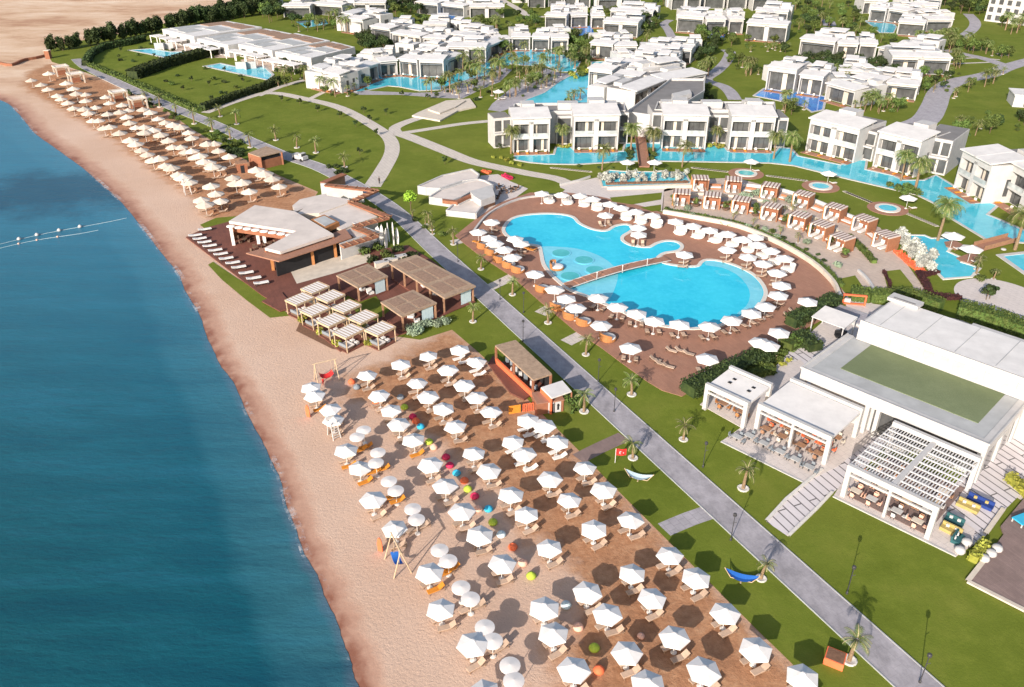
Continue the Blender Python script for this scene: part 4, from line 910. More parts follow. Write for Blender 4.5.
# small palms with stone rings
sp=[((585.8,355),1),((631.5,395),2),((584,412),1),((632.8,458.5),3),((683.3,440),2),((743,489),1),((760.8,579),3),((849,661),1),((481,269.5),2),((512.4,295),1),((548,323.2),2),((429,224.7),3),((453.5,244.5),1),((276,140.3),2),((297,148),3),((316,153),1),((344.8,167.5),2),((176.4,115.2),3),((194.4,124),1),((212.6,131.2),2),((230.6,139.2),3),((250.5,147.6),1),((220.4,116.7),2),((236.7,124.4),1),((160,107),2),((147,101),3),((473,322),1)]
sp.sort(key=lambda a:a[0][1])
for i,(p,k) in enumerate(sp):
    PR['palm%d'%k].put(P(*p),rnd.uniform(0,6.2),'young palm in a white stone ring beside the road, %s down the picture'%od(i+1),rnd.uniform(.95,1.15)*(1.15 if p[1]<170 else 1.),'young palms along the road')
bp=[('date1',(511,154),.95,'date palm at the left end of the villa row'),('date2',(562.5,148),.95,'date palm between the first and second villas'),('date1',(630.5,153),1.0,'date palm with orange fruit left of the brown ramp'),('coco',(602,170.5),1.05,'leaning coconut palm in front of the second villa'),('date2',(652.8,154),1.05,'date palm right of the brown ramp'),('coco',(682,167.5),1.1,'coconut palm in front of the third villa'),('date2',(716,147),.8,'palm in the gap between the third and fourth villas'),('date1',(773.5,159),.95,'date palm at the right end of the fourth villa'),('date2',(789.5,162),1.1,'date palm at the left end of the angled villas'),('date2',(865,157),.9,'palm in the gap of the angled villas'),('date1',(900.7,181),.95,'left one of the twin date palms before the angled villas'),('date2',(914.5,192),1.25,'right one of the twin date palms before the angled villas'),('date1',(937.5,241),1.15,'date palm standing alone on the lawn by the stepped pool'),('date2',(1014.7,250),1.25,'date palm at the right edge by the canal end')]
for k,p,s,l in bp: PR[k].put(P(*p),rnd.uniform(0,6),l,s)
PR['bright'].put(P(411,211),0,'round bright green tree alone on the lawn left of the white terraces',1.15)['category']='tree'
for i,p in enumerate([(445,164.5),(370,122),(364,113),(356,127),(376,136),(300,105),(318,112),(350,97),(428,100),(437,99),(386,115),(402,97),(340,118),(282,102),(360,155)]):
    PR['sapling'].put(P(*p),i,'small dark sapling on the path-side lawns, %s from the front'%od(i+1) if i else 'dark sapling in a white ring beside the curved cream path',1.1,'saplings on the lawns')
r=MB(); a=P(400,134)
# ================================================================ BUILDINGS (near)
class B:
    """a thing whose parts are given in world coordinates (or in the local frame rz)"""
    def __init__(s,name,label,cat,loc,rz=0,world=True,group=None):
        s.r=empty(name,loc,rz,label,cat,group); s.o=Vector(loc); s.w=world
    def part(s,name,mb,parent=None,smooth=False):
        if s.w: mb.v=[(x-s.o.x,y-s.o.y,z-s.o.z) for x,y,z in mb.v]
        return mb.build(name,parent or s.r,smooth)
def Q(ox,oy,l,z,k=6.545): return [(P(ox+x/k,oy+y/k,z).x,P(ox+x/k,oy+y/k,z).y) for x,y in l]
def Z(l,z): return [(P(x,y,z).x,P(x,y,z).y) for x,y in l]
def inset(poly,f):
    cx=sum(p[0] for p in poly)/len(poly); cy=sum(p[1] for p in poly)/len(poly)
    return [(cx+(p[0]-cx)*f,cy+(p[1]-cy)*f) for p in poly]
def pbox(mb,x,y,w,z0,z1,mat,rz=0): mb.obox((x,y,(z0+z1)/2),(w,w,z1-z0),rz,mat)
FL=Vector((39.96,97.48,0)); LA=math.atan2(-.717,.697)
# main white restaurant
b=B('restaurant_building','large white flat-roofed restaurant with a green turf panel on its grey roof','building',FL,LA,False)
mb=MB(); mb.box(1.2,24.2,1.2,13.4,0,5.3,'white'); mb.box(-.0,24.5,0,.9,4.3,5.98,'white'); mb.box(-.0,.9,.9,13.6,4.3,5.98,'white'); mb.box(23.6,24.5,.9,22,4.3,5.98,'white')
for x in (9.6,11.0): mb.box(x,x+.5,0,.7,0,4.3,'white')
for t in (0,6,12): mb.box(23.6,24.5,t,t+.9,0,4.3,'white')
mb.box(-.0,.8,0,.8,0,4.3,'white'); b.part('wall',mb)
mb=MB(); mb.box(.9,23.6,.9,13.4,5.5,5.9,'lightgrey'); b.part('roof',mb)
mb=MB(); mb.box(3.8,21.9,3.7,13.0,5.9,5.97,'turf'); b.part('turf_panel',mb)
mb=MB(); mb.box(-.15,24.65,-.15,.05,5.9,6.12,'white'); mb.box(-.15,.05,.05,13.6,5.9,6.12,'white'); mb.box(24.45,24.65,.05,13,5.9,6.12,'white'); b.part('parapet',mb)
mb=MB(); mb.box(1.6,44,13.2,23.6,0,8.8,'white'); mb.box(13,44,23.6,24.4,0,8.8,'white'); mb.box(1.5,44,13.0,13.2,6,9.1,'white'); b.part('upper_hall',mb)
mb=MB(); mb.box(1.9,43.7,13.6,23.3,8.8,8.95,'whiteroof')
for i in range(7): mb.box(4+i*5.2,4.08+i*5.2,13.7,23.2,8.95,9.0,'lightgrey')
rf=b.part('upper_roof',mb)
mb=MB(); mb.box(1.2,5.8,22.2,24.4,9.0,9.5,'white'); mb.box(1.9,5.2,22.6,23.0,9.5,9.52,'grey'); mb.build('roof_box',rf)
for i in range(13):
    mb=MB(); x=3+i*2.0; mb.box(x,x+1.3,12.9,13.0,6.5,8.1,'cream'); mb.box(x-.06,x,12.86,13.0,6.4,8.2,'white'); b.part('wall_panel',mb)
for i in range(3):
    mb=MB(); mb.box(24.16,24.25,1.6+i*5,5.4+i*5,.3,4.2,'glass'); b.part('window',mb)
for x0,x1 in ((10.4,10.95),(11.7,13.6)):
    mb=MB(); mb.box(x0,x1,1.1,1.19,.2,4,'glass'); b.part('window',mb)
mb=MB(); mb.box(11.2,24.,1.08,1.19,.6,3.8,'glass'); b.part('window',mb)
mb=MB(); mb.box(13.5,16,-.5,0.3,0,1.1,'white'); mb.box(13.7,15.8,.2,.9,1.6,2.6,'black'); b.part('counter',mb)
def canopy_pav(x0,x1,y0,y1,h,name,label,cat,roofkind,nfront=2):
    b=B(name,label,cat,FL,LA,False); w=.55; fr=MB()
    for x in (x0,x1-w):
        fr.box(x,x+w,y0,y0+w,0,h,'white'); fr.box(x,x+w,y1-w,y1,0,h+.3,'white')
    for i in range(1,nfront):
        x=x0+(x1-x0)*i/nfront-w*.3; fr.box(x,x+w*.6,y0+.05,y0+w-.1,0,h-.8,'white')
    fr.box(x0+w,x1-w,y0,y0+w,h-.75,h,'white'); fr.box(x0+w,x1-w,y0+.1,y0+.35,h-1.45,h-1.2,'white'); fr.box(x0+w,x1-w,y1-w,y1,h-.2,h+.3,'white')
    b.part('frame',fr)
    if roofkind=='slab':
        mb=MB(); mb.prism([(x0+.1,y0+w),(x1-.1,y0+w),(x1-.1,y1-w-.25),(x0+.1,y1-w-.25)],h-.62,[h-.4,h-.4,h-.05,h-.05],'whiteroof'); b.part('roof',mb)
    elif roofkind=='lattice':
        mb=MB()
        n=9
        for i in range(n+1): y=y0+w+(y1-y0-2*w)*i/n; mb.box(x0,x1,y-.10,y+.10,h-.24,h-.12,'whiteroof')
        m=30
        for i in range(m+1): x=x0+.1+(x1-x0-.2)*i/m; mb.box(x-.06,x+.06,y0+w,y1-w,h-.22,h-.14,'whiteroof')
        mb.box((x0+x1)/2-.25,(x0+x1)/2+.25,y0+w,y1-w,h-.34,h-.07,'white')
        b.part('lattice_roof',mb)
    return b
b=canopy_pav(-8.3,-1.6,-10.6,-4.3,4.3,'pavilion','small white open pavilion nearest the pool hedge, four dark vents on its roof','pavilion','slab',1)
mb=MB()
for x,y in ((-6.2,-7.8),(-6.2,-6.6),(-3.2,-7.8),(-3.2,-6.6)): mb.box(x-.25,x+.25,y-.2,y+.2,4.15,4.22,'black')
b.part('roof_vent',mb)
b=canopy_pav(-.5,9.9,-10.0,-1.3,4.5,'pavilion','larger white open pavilion with a plain ribbed roof beside the turf-roofed building','pavilion','slab',2)
mb=MB()
for i in range(1,11): x=-.4+i*.94; mb.box(x,x+.03,-9.3,-2.2,4.3,4.38,'lightgrey')
b=canopy_pav(14.,24.6,-14.2,-1.7,4.8,'dining_pergola','white lattice-roofed dining pergola in front of the big restaurant','pergola','lattice',2)
mb=MB(); mb.box(14.6,24.,-13.6,-2.,.12,.2,'gdeck'); b.part('floor',mb)  # brown boards; their dark colour also stands in for shade under the lattice
# timber counters / tables under pergolas
def table(s,t,lab,cl='cream',z=.1,chairs=4,cc='wicker',big=1.,grp='dining tables under the pergolas'):
    c,sn=math.cos(LA),math.sin(LA); q=Vector((FL.x+s*c-t*sn,FL.y+s*sn+t*c,z)); r=empty('dining_table',q,LA,lab,'table',grp)
    mb=MB(); mb.box(-.6*big,.6*big,-.45,.45,.70,.76,cl); mb.build('tabletop',r); mb=MB(); mb.box(-.08,.08,-.08,.08,0,.7,'darkgrey'); mb.build('leg',r)
    for i in range(chairs):
        a=i*math.pi/2; mb=MB(); x,y=.95*math.cos(a),.85*math.sin(a); mb.obox((x,y,.42),(.45,.45,.08),a,cc); mb.obox((x*1.22,y*1.22,.65),(.06,.45,.5),a,cc)
        for u_,v_ in ((-.18,-.18),(.18,.18),(-.18,.18),(.18,-.18)): mb.obox((x+u_,y+v_,.2),(.05,.05,.4),a,'darkgrey')
        ch=mb.build('chair',None); ch.location=q; ch.rotation_euler=(0,0,LA); tag(ch,'chair drawn up to the '+lab,'chair','dining chairs')
k=0
for s in (15.2,17.2,20.2,22.6):
    for t in (-12.8,-10.4,-8,-5.4):
        k+=1; table(s,t,'cream dining table under the lattice pergola, %s from its left front corner'%od(k),rnd.choice(['cream','white','paletimber']),cc=rnd.choice(['wood','cream','peach','wicker','white']))
k=0
for s in (.9,3.3,6.,8.4):
    for t in (-9.2,-6.8,-4.3):
        k+=1; table(s,t,'brown dining table under the ribbed pavilion, %s from its left front corner'%od(k),'wood',cc=rnd.choice(['wood','brownwicker','poppy','cream','wood']))
k=0
for s,t in ((.2,-12.2),(2.4,-12.3),(4.8,-12.4),(7.0,-12.4),(9.0,-12.6),(-.8,-13.6)):
    k+=1; table(s,t,'small table on the open white terrace, %s from the left'%od(k),'lightgrey',cc='greyfab',chairs=3)
for s in (-6.5,-3.6): table(s,-8.2,'round-backed lounge table inside the smallest pavilion, %s one'%('left' if s<-5 else 'right'),'wood')
# sofas at right
def sofa(p,rz,L,cl,lab,z=.12):
    r=empty('outdoor_sofa',P(*p)+Vector((0,0,z)),rz,lab,'sofa'); mb=MB(); mb.box(-L/2,L/2,-.45,.45,0,.42,cl); mb.build('seat',r); mb=MB(); mb.box(-L/2,L/2,.3,.5,.42,.85,cl); mb.build('backrest',r)
    for s in (-1,1): mb=MB(); mb.obox((s*L*.22,.18,.6),(.36,.16,.34),.2,'mustard' if cl=='navy' else 'white'); mb.build('cushion',r)
sofa((979,505),LA,2.9,'navy','deep blue outdoor sofa with two pale cushions beside the lattice pergola')
sofa((967,509),LA,2.4,'mustard','mustard bench facing the blue sofa')
sofa((953,524),LA,2.0,'teal','dark green sofa below the mustard bench'); sofa((950,533),LA,2.2,'mustard','mustard bench below the dark green sofa'); sofa((957,541),LA+1.57,1.8,'teal','dark teal seat by the deck corner')
for i,p in enumerate([(959,553),(966,545),(983,561),(990,556),(996,551)]):
    r=MB(); r.lathe([(.5,0),(.62,.3),(.5,.62),(.2,.72)],'white',10); tag(r.build('bean_bag',None,True),'white rounded pouffe at the timber deck corner, %s from the left'%od(i+1),'bean bag','white pouffes at the deck corner').location=P(*p)+Vector((0,0,.1))
hedge([(972,563),(984,546)],1.1,1.1,'leafy','yellow leafy planter strip between the white pouffes')
hedge([(1008,480),(1030,500)],1.3,1.2,'leafy','yellow shrub bed at the right edge beside the slab path')
r=empty('deck_lounger',P(1025,523)+Vector((0,0,.3)),LA+1.2,'bright blue sun bed on white legs on the grey timber deck','sun lounger'); mb=MB(); mb.box(-1.6,1.6,-.7,.7,.45,.6,'cyan'); mb.build('cushion',r)
for x in (-1.5,1.5):
    for y in (-.6,.6): mb=MB(); mb.box(x-.06,x+.06,y-.06,y+.06,0,.45,'white'); mb.build('leg',r)
# tiki shelters
def shelter(poly,z,label,name='timber_shelter',mat='reed',posts='wood',nx=2,ny=3,panel='reedp',deck=True,cat='shelter',inner=True,curt=True,postins=.93):
    c=Vector((sum(p[0] for p in poly)/len(poly),sum(p[1] for p in poly)/len(poly),0)); b=B(name,label,cat,c)
    mb=MB(); mb.prism(poly,z-.28,z,mat); rf=b.part('roof',mb)
    A,Bq,C,Dq=[Vector((*p,0)) for p in poly]
    if panel:
        for i in range(nx):
            for j in range(ny):
                def bl(u_,v_): q=A.lerp(Bq,u_).lerp(Dq.lerp(C,u_),v_); return (q.x,q.y)
                u0,u1,v0,v1=(j+.0)/ny,(j+1)/ny,i/nx,(i+1)/nx; m_=.035; u0+=m_ if j else .08; u1-=m_ if j<ny-1 else .08; v0+=.04 if i else .12; v1-=.04 if i<nx-1 else .12
                mb=MB(); mb.prism([bl(u0,v0),bl(u1,v0),bl(u1,v1),bl(u0,v1)],z+.01,z+.05,panel); b.part('roof_panel',mb,rf) if False else b.part('roof_panel',mb)
    ip=inset(poly,postins); mb=MB()
    P_=[Vector((*p,0)) for p in ip]; cs=list(P_)
    n1=max(1,round((P_[1]-P_[0]).length/4.6)); 
    for i in range(1,n1): cs+= [P_[0].lerp(P_[1],i/n1),P_[3].lerp(P_[2],i/n1)]
    for q in cs: mb=MB(); pbox(mb,q.x,q.y,.28,0,z-.27,posts,VANG); b.part('post',mb)
    if deck: mb=MB(); mb.prism(inset(poly,.98),.2,.42,'rdeck'); b.part('floor',mb)
    if curt:
        a_,b_=P_[2],P_[1]; 
        q0=b_.lerp(a_,.08); q1=b_.lerp(a_,.42); mb=MB(); n=8; vs=[]
        for i in range(n+1):
            q=q0.lerp(q1,i/n); w_=.12*(i%2); vs+=[(q.x+w_,q.y+w_,.45),(q.x+w_,q.y+w_,z-.3)]
        m2=len(vs); vs+=[(x+.04,y+.04,z_) for x,y,z_ in vs]
        mb.add(vs,[(2*i,2*i+2,2*i+3,2*i+1) for i in range(n)]+[(m2+2*i,m2+2*i+1,m2+2*i+3,m2+2*i+2) for i in range(n)],'paleblue'); b.part('curtain',mb)
    return b,P_
sh=[(Q(330,240,[(565,95),(955,300),(750,380),(385,150)],3.4),3.4,'long reed-roofed timber shelter beside the road',2,3),(Q(330,240,[(250,155),(380,235),(180,310),(40,230)],3.2),3.2,'square reed-roofed shelter left of the long one, next to the clubhouse',2,2),(Q(330,240,[(545,325),(700,410),(470,500),(330,405)],3.2),3.2,'square reed-roofed shelter nearest the beach, with a grey-green bush before it',2,2)]
for poly,z,l,nx,ny in sh:
    b,pp=shelter(poly,z,l,nx=nx,ny=ny)
    c=sum(pp,Vector())/4
    for i in range(3 if len(l)>60 else 3):
        q=c+U*(i-1)*2.0+V*rnd.uniform(-.6,.6); r=empty('lounge_chair',q+Vector((0,0,.42)),rnd.uniform(0,3),'white cushioned lounge chair, %s under the %s'%(od(i+1),' '.join(l.replace('-roofed','').replace(',','').split()[:9])),'chair','lounge chairs under the shelters')
        mb=MB(); mb.box(-.5,.5,-.5,.5,0,.4,'towel'); mb.build('seat',r); mb=MB(); mb.box(-.5,.5,.35,.55,.4,.9,'towel'); mb.build('backrest',r)
sheet('lawn',[(360,318),(345,300),(352,292),(378,300),(390,312),(376,322)],.27,'grass')
# small white-roofed cabanas
mb0=empty('beach_cabana',(0,0,0),0,'x','cabana')
mb=MB(); mb.prism([(-1.95,-1.5),(1.95,-1.5),(1.95,1.5),(-1.95,1.5)],2.62,2.8,'cabroof'); rf=mb.build('roof',mb0)
mb=MB()
for x in (-1.9,1.9): mb.box(x-.06,x+.06,-1.55,1.55,2.5,2.84,'paletimber')
for y in (-1.5,1.5): mb.box(-1.84,1.84,y-.06,y+.06,2.5,2.83,'paletimber')
mb.build('roof_frame',mb0)
for x in (-1.8,1.8):
    for y in (-1.4,1.4): mb=MB(); mb.box(x-.07,x+.07,y-.07,y+.07,0,2.5,'paletimber'); mb.build('post',mb0)
mb=MB(); mb.box(-1.9,1.9,-1.45,1.45,0,.15,'rdeck'); mb.build('floor',mb0)
mb=MB(); mb.box(-1.5,.2,-1.0,1.0,.15,.5,'brownwicker'); mb.box(-1.45,.15,-.95,.95,.5,.65,'towel'); mb.box(-1.6,-1.4,-.9,.9,.6,1.1,'greyfab'); mb.build('day_bed',mb0)
mb=MB(); mb.box(.6,1.2,-.8,-.2,.15,.6,'towel'); mb.box(.6,1.2,.2,.8,.15,.6,'towel'); mb.build('stool',mb0)
PR['cab']=Proto(mb0)
cabs=[((230,115),'nearest the clubhouse terrace'),((130,188),'first in the seaward row'),((330,170),'first in the landward row'),((230,258),'second in the seaward row'),((435,237),'second in the landward row'),((340,325),'third in the seaward row'),((545,305),'third in the landward row'),((450,398),'last in the seaward row, nearest the swing'),((655,382),'last in the landward row')]
ca=math.atan2(.774,.634)
for (x,y),l in cabs:
    q=P(280+x/6.545,270+y/6.545,2.8); q.z=0.05
    PR['cab'].put(q,ca,'white-roofed beach cabana on four timber posts, '+l,None,'small white-roofed beach cabanas')
for i,p in enumerate([(303,322),(320,334),(337,346),(330,300),(333,315),(347,322),(362,330),(368,345),(320,312)]): PR['shruby'].put(P(*p)+Vector((0,0,.05)),i,'yellow-green shrub between the small beach cabanas, %s from the left'%od([1,3,6,4,5,7,8,9,2][i]),None,'yellow shrubs between the cabanas')['category']='shrub'
# beach bar
poly=Q(460,320,[(230,165),(365,130),(600,350),(480,390)],3.4); poly=[poly[1],poly[2],poly[3],poly[0]]
b,pp=shelter(poly,3.4,'beach bar with a plain beige flat roof between the lawn and the road','beach_bar','reed','terracotta',panel=None,deck=False,cat='bar',curt=False,postins=.97)
A,Bq,C,Dq=pp
mb=MB(); q=[(p.x,p.y) for p in pp]; mb.prism(inset(q,.99),.0,.35,'rdeck'); b.part('floor',mb)
mb=MB()
def wallseg(mb,a,b_,z0,z1,t,mat):
    d=(b_-a); L=d.length; c=(a+b_)/2; mb.obox((c.x,c.y,(z0+z1)/2),(L,t,z1-z0),math.atan2(d.y,d.x),mat)
wallseg(mb,C,Dq,.35,1.2,.3,'poppy'); wallseg(mb,C,Bq,.35,1.0,.25,'terracotta'); b.part('counter',mb)
mb=MB(); wallseg(mb,A,Bq,.35,3.1,.15,'black'); b.part('back_wall',mb)
mb=MB(); cc=(A+Bq+C+Dq)/4
for i in range(-4,5): q=cc+U*i*1.1+V*rnd.uniform(-.5,.5); mb.obox((q.x,q.y,1.0),(.5,.4,1.3 if i%2 else .7),.3*i,rnd.choice(['white','greyfab','lightgrey']))
b.part('bar_equipment',mb)
sheet('timber_deck',[(493,357),(497,362),(530,397),(524,401),(510,394),(488,365)],.3,'rdeck',thick=.26)
poly=Q(460,320,[(530,440),(670,395),(730,465),(600,510)],2.8)
b=B('storage_kiosk','terracotta kiosk with a plain cream roof attached below the beach bar','kiosk',(poly[0][0],poly[0][1],0))
mb=MB(); mb.prism(poly,2.6,2.8,'whiteroof'); b.part('roof',mb)
v=[Vector((*p,0)) for p in poly]; mb=MB(); wallseg(mb,v[0],v[3],0,2.6,.2,'poppy'); wallseg(mb,v[0],v[1],0,2.6,.2,'terracotta'); b.part('wall',mb); mb=MB(); pbox(mb,v[2].x,v[2].y,.2,0,2.6,'terracotta'); b.part('post',mb)
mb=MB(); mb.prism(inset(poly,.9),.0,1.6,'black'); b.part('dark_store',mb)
c0=P(550,413); b=B('toilet_kiosk','low terracotta hut with two white doors facing the lawn','kiosk',c0,R(14),False)
mb=MB(); mb.box(-1.9,1.9,-.1,2.6,0,1.9,'terracotta'); b.part('wall',mb); mb=MB(); mb.box(-2,2,-.2,2.7,1.9,2.0,'deck'); b.part('roof',mb)
for x in (.1,1.1):
    mb=MB(); mb.box(x-.42,x+.42,-.16,-.1,.1,1.8,'white'); dr=b.part('door',mb); mb=MB(); mb.lathe([(.16,1.15),(.17,1.35),(.05,1.5)],'black',8,(x,-.18,0)); mb.box(x-.14,x+.14,-.2,-.16,.5,1.15,'black'); mb.build('figure_sign',dr)
b=B('bar_fence','orange slatted screen beside the low terracotta hut','screen',P(522,412),R(15),False); mb=MB(); mb.box(-1.9,-.2,-.05,.05,0,1.3,'orange'); mb.build('panel',b.r); mb=MB()
for i in range(7): mb.box(.1+i*.25,.2+i*.25,-.05,.05,0,1.3,'poppy')
mb.box(.1,1.7,-.06,.06,1.2,1.3,'poppy'); mb.build('slats',b.r)
hedge([(566,412),(573,408)],2.2,1.9,'leaf','dark green clipped bush beside the cream-roofed kiosk')
# clubhouse (white angular roof)
roofp=Q(180,150,[(320,465),(490,360),(750,400),(1005,550),(655,665),(555,640),(760,530)],4.6)
b=B('clubhouse','low clubhouse with an angular white roof with a notch facing the sea','building',(roofp[3][0],roofp[3][1],0))
mb=MB(); mb.prism(roofp,4.05,4.6,'clubroof'); b.part('roof',mb)
rv=[Vector((*p,0)) for p in roofp]
mb=MB(); lo=Z([(245.9,253),(278.9,261.3),(352,237.5),(345,228.5),(332,233.5),(281,251.5),(265,247.5)],3.7); mb.prism(lo,3.5,3.72,'deck'); b.part('lower_roof',mb)
mb=MB(); wallseg(mb,rv[0],rv[6],2.6,4.0,.8,'terracotta'); wallseg(mb,rv[6],rv[5],3.,4.0,.5,'terracotta'); wallseg(mb,rv[0],rv[1],.2,4.0,.3,'wood'); wallseg(mb,rv[1],rv[2],.2,4.,.3,'terracotta'); wallseg(mb,rv[2],rv[3],.2,4.0,.3,'terracotta')
b.part('wall',mb)
mb=MB(); q0,q1=rv[0],rv[6]; n_=Vector((q1.y-q0.y,q0.x-q1.x,0)).normalized()*.9
for i in range(8):
    q=q0.lerp(q1,(i+.5)/8)+n_; mb.lathe([(.9,3.9),(.75,4.12),(.1,4.2)],'canopy',10,(q.x,q.y,0),1,.7)
b.part('scalloped_awning',mb)
mb=MB(); w0,w1=Vector((*lo[1],0)),Vector((*lo[2],0)); off=Vector((-w1.y+w0.y,w1.x-w0.x,0)).normalized()*1.4
wallseg(mb,w0+off,w1+off,.25,3.5,.3,'black'); b.part('glass_front',mb)
for p in ((273.5,271),(290,271.5),(313.7,265.5),(336,258)): q=P(*p); mb=MB(); pbox(mb,q.x,q.y,.55,.2,3.5,'wicker',.3); b.part('pillar',mb)
for p in ((234,246),(259,244.5),(265,243.5)): q=P(*p); mb=MB(); pbox(mb,q.x,q.y,.6,.2,3.9,'canopy',.3); b.part('white_pillar',mb)
mb=MB(); wallseg(mb,P(293,262)+off*.2,P(313,257)+off*.2,.25,1.2,.5,'white'); wallseg(mb,P(318,256)+off*.2,P(335,251)+off*.2,.25,1.2,.5,'white'); b.part('bar_counter',mb)
for i,p in enumerate([(256,251),(270,247),(292,246.5),(284,252),(245,243),(238,238)]):
    r=empty('dining_table',P(*p)+Vector((0,0,.22)),i,'dark table on the red deck before the clubhouse, %s in the group'%od(i+1),'table','tables on the clubhouse deck'); mb=MB(); mb.lathe([(.6,.7),(.6,.76)],'brownwicker',12); mb.tube((0,0,0),(0,0,.7),.05,'darkgrey'); mb.build('tabletop',r)
    for k in range(3):
        a=k*2.1; mb=MB(); mb.obox((math.cos(a),math.sin(a),.3),(.5,.5,.35),a,'brownwicker'); mb.obox((1.25*math.cos(a),1.25*math.sin(a),.6),(.08,.5,.5),a,'brownwicker'); mb.build('seat',r)
# landward wing
p2=Q(300,150,[(0,310),(130,250),(310,165),(500,260),(340,340),(590,435),(345,495),(440,560),(300,600),(220,545)],4)
b=B('clubhouse_wing','terracotta-walled wing with stepped white roofs between the clubhouse and the road','building',(p2[4][0],p2[4][1],0))
k=7.877
def K(l,z): return Q(300,170,l,z,k)
mb=MB()
for l,z in (([(0,230),(205,185),(215,200),(30,300),(-40,330),(-60,280)],3.6),([(30,300),(215,200),(390,230),(380,260),(150,340),(-30,345)],3.7),([(150,340),(385,260),(610,365),(420,430),(330,470),(200,420)],3.5),([(330,465),(400,435),(530,510),(440,535)],3.1)):
    mb.prism(K(l,z),0.1,z,'cream','clubroof')
b.part('wall',mb)
mb=MB()
for (a_,c_) in (((205,115),(600,158)),((600,158),(400,250)),((400,250),(700,368)),((690,372),(430,440)),((430,450),(600,515)),((600,515),(330,600))):
    A_,C_=Vector((*K([a_],4)[0],0)),Vector((*K([c_],4)[0],0)); wallseg(mb,A_,C_,3.72,4.05,1.5,'terracotta')
    for j in range(6):
        q=A_.lerp(C_,j/5); d=(C_-A_).normalized(); nn=Vector((-d.y,d.x,0)); mb.obox((q.x,q.y,4.12),(.16,1.8,.12),math.atan2(d.y,d.x),'wood')
b.part('tile_rim',mb)
mb=MB()
for (a_,c_) in (((420,470),(600,540)),((600,540),(320,640))):
    A_,C_=Vector((*K([a_],2)[0],0)),Vector((*K([c_],2)[0],0)); wallseg(mb,A_,C_,0.1,3.6,.3,'white')
b.part('white_wall',mb)
mb=MB(); A_,C_=Vector((*K([(170,160)],2)[0],0)),Vector((*K([(500,190)],2)[0],0)); wallseg(mb,A_,C_,.1,3.7,.4,'white'); b.part('rear_wall',mb)
mb=MB(); t_=K([(80,390),(190,350),(310,410),(200,460)],4.4); mb.prism(t_,3.4,4.4,'wicker'); 
b.part('roof_tank_screen',mb); mb=MB(); mb.prism(inset(t_,.75),4.4,4.5,'lightgrey'); b.part('roof_tank',mb)
mb=MB(); A_,C_=Vector((*K([(350,50)],2)[0],0)),Vector((*K([(180,120)],2)[0],0)); wallseg(mb,A_,C_,2.4,2.7,1.6,'terracotta'); wallseg(mb,A_,C_,0,2.4,.2,'wood'); b.part('gate_pergola',mb)
for i,(x,y,h_) in enumerate([(608,560,3.6),(645,575,4.6),(680,595,4.4),(705,540,4.),(740,570,5.),(770,560,3.5),(625,565,4.2)]):
    q=P(300+x/k,170+(y+25)/k); mb=MB(); n=9; a=[]
    for j in range(n+1): t=j/n; w=.42*math.sin(math.pi*min(1,t*.88+.12))**.6; a.append((w,h_*t))
    vs=[(-w,-.06,z) for w,z in a]+[(w,-.06,z) for w,z in a]+[(-w,.06,z) for w,z in a]+[(w,.06,z) for w,z in a]; m_=n+1
    mb.add(vs,[(j,j+1,m_+j+1,m_+j) for j in range(n)]+[(2*m_+j,3*m_+j,3*m_+j+1,2*m_+j+1) for j in range(n)]+[(j,2*m_+j,2*m_+j+1,j+1) for j in range(n)]+[(m_+j,m_+j+1,3*m_+j+1,3*m_+j) for j in range(n)],'canopy')
    o=mb.build('surfboard'); o.location=q; o.rotation_euler=(.06*(i%3-1),.05*(i%2),.5*i); tag(o,'tall white surfboard standing upright beside the road, %s in the cluster'%od(i+1),'surfboard','upright white surfboards')
for i,p in enumerate([(392,262),(398,252),(385,258),(405,262),(365,255),(372,262),(378,250),(412,258)]): PR['shrub2' if i%2 else 'shrub1'].put(P(*p),i,'green shrub in the bed below the white surfboards, %s of the clump'%od(i+1),1.3,'shrubs below the surfboards')['category']='shrub'
for i,(x,y) in enumerate(((354,262),(366,268),(392,250))):
    b=B('planter_wall','pale stone block beside the top of the long timber shelter, %s from the left'%od(i+1),'wall',P(382+i*9,268-i*3),VANG,False,'stone blocks by the shelter'); mb=MB(); mb.box(-1.3,1.3,-.5,.5,0,1.3,'cream'); mb.box(-1.35,1.35,-.55,.55,1.3,1.38,'white'); b.part('block',mb)
# sage bush
for i,p in enumerate([(409,331),(416,330),(423,328),(430,326),(438,325),(444,323),(412,336),(420,334)]): PR['sage'].put(P(p[0],p[1]+1),i*1.3,'grey-green bush in front of the seaward reed shelter, %s in the mass'%od(i+1),.8,'grey-green bushes')['category']='shrub'
# far kiosk + far cabanas
poly=Q(150,130,[(642,150),(760,105),(865,140),(720,175)],3.4)
b=B('beach_kiosk','orange-walled kiosk with a beige roof at the end of the far umbrellas','kiosk',(poly[0][0],poly[0][1],0)); mb=MB(); mb.prism(poly,3.2,3.4,'reed'); b.part('roof',mb)
v=[Vector((*p,0)) for p in inset(poly,.96)]; mb=MB(); mb.prism(inset(poly,.94),0,2.2,'terracotta'); wallseg(mb,v[3],v[0],2.2,3.2,.2,'terracotta'); b.part('wall',mb)
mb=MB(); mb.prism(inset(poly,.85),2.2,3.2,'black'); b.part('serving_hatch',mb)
for q in v: mb=MB(); pbox(mb,q.x,q.y,.4,0,3.2,'terracotta'); b.part('post',mb)
b=B('door_hut','small brown hut with a dark oval doorway left of the orange kiosk','hut',P(243,173),R(20),False); mb=MB(); mb.box(-1.3,1.3,0,2.4,0,2.3,'terracotta'); b.part('wall',mb); mb=MB(); mb.box(-.4,.5,-.06,0,0,1.9,'black'); b.part('door',mb); mb=MB(); mb.box(-1.45,1.45,-.1,2.5,2.3,2.45,'wood'); b.part('roof',mb)
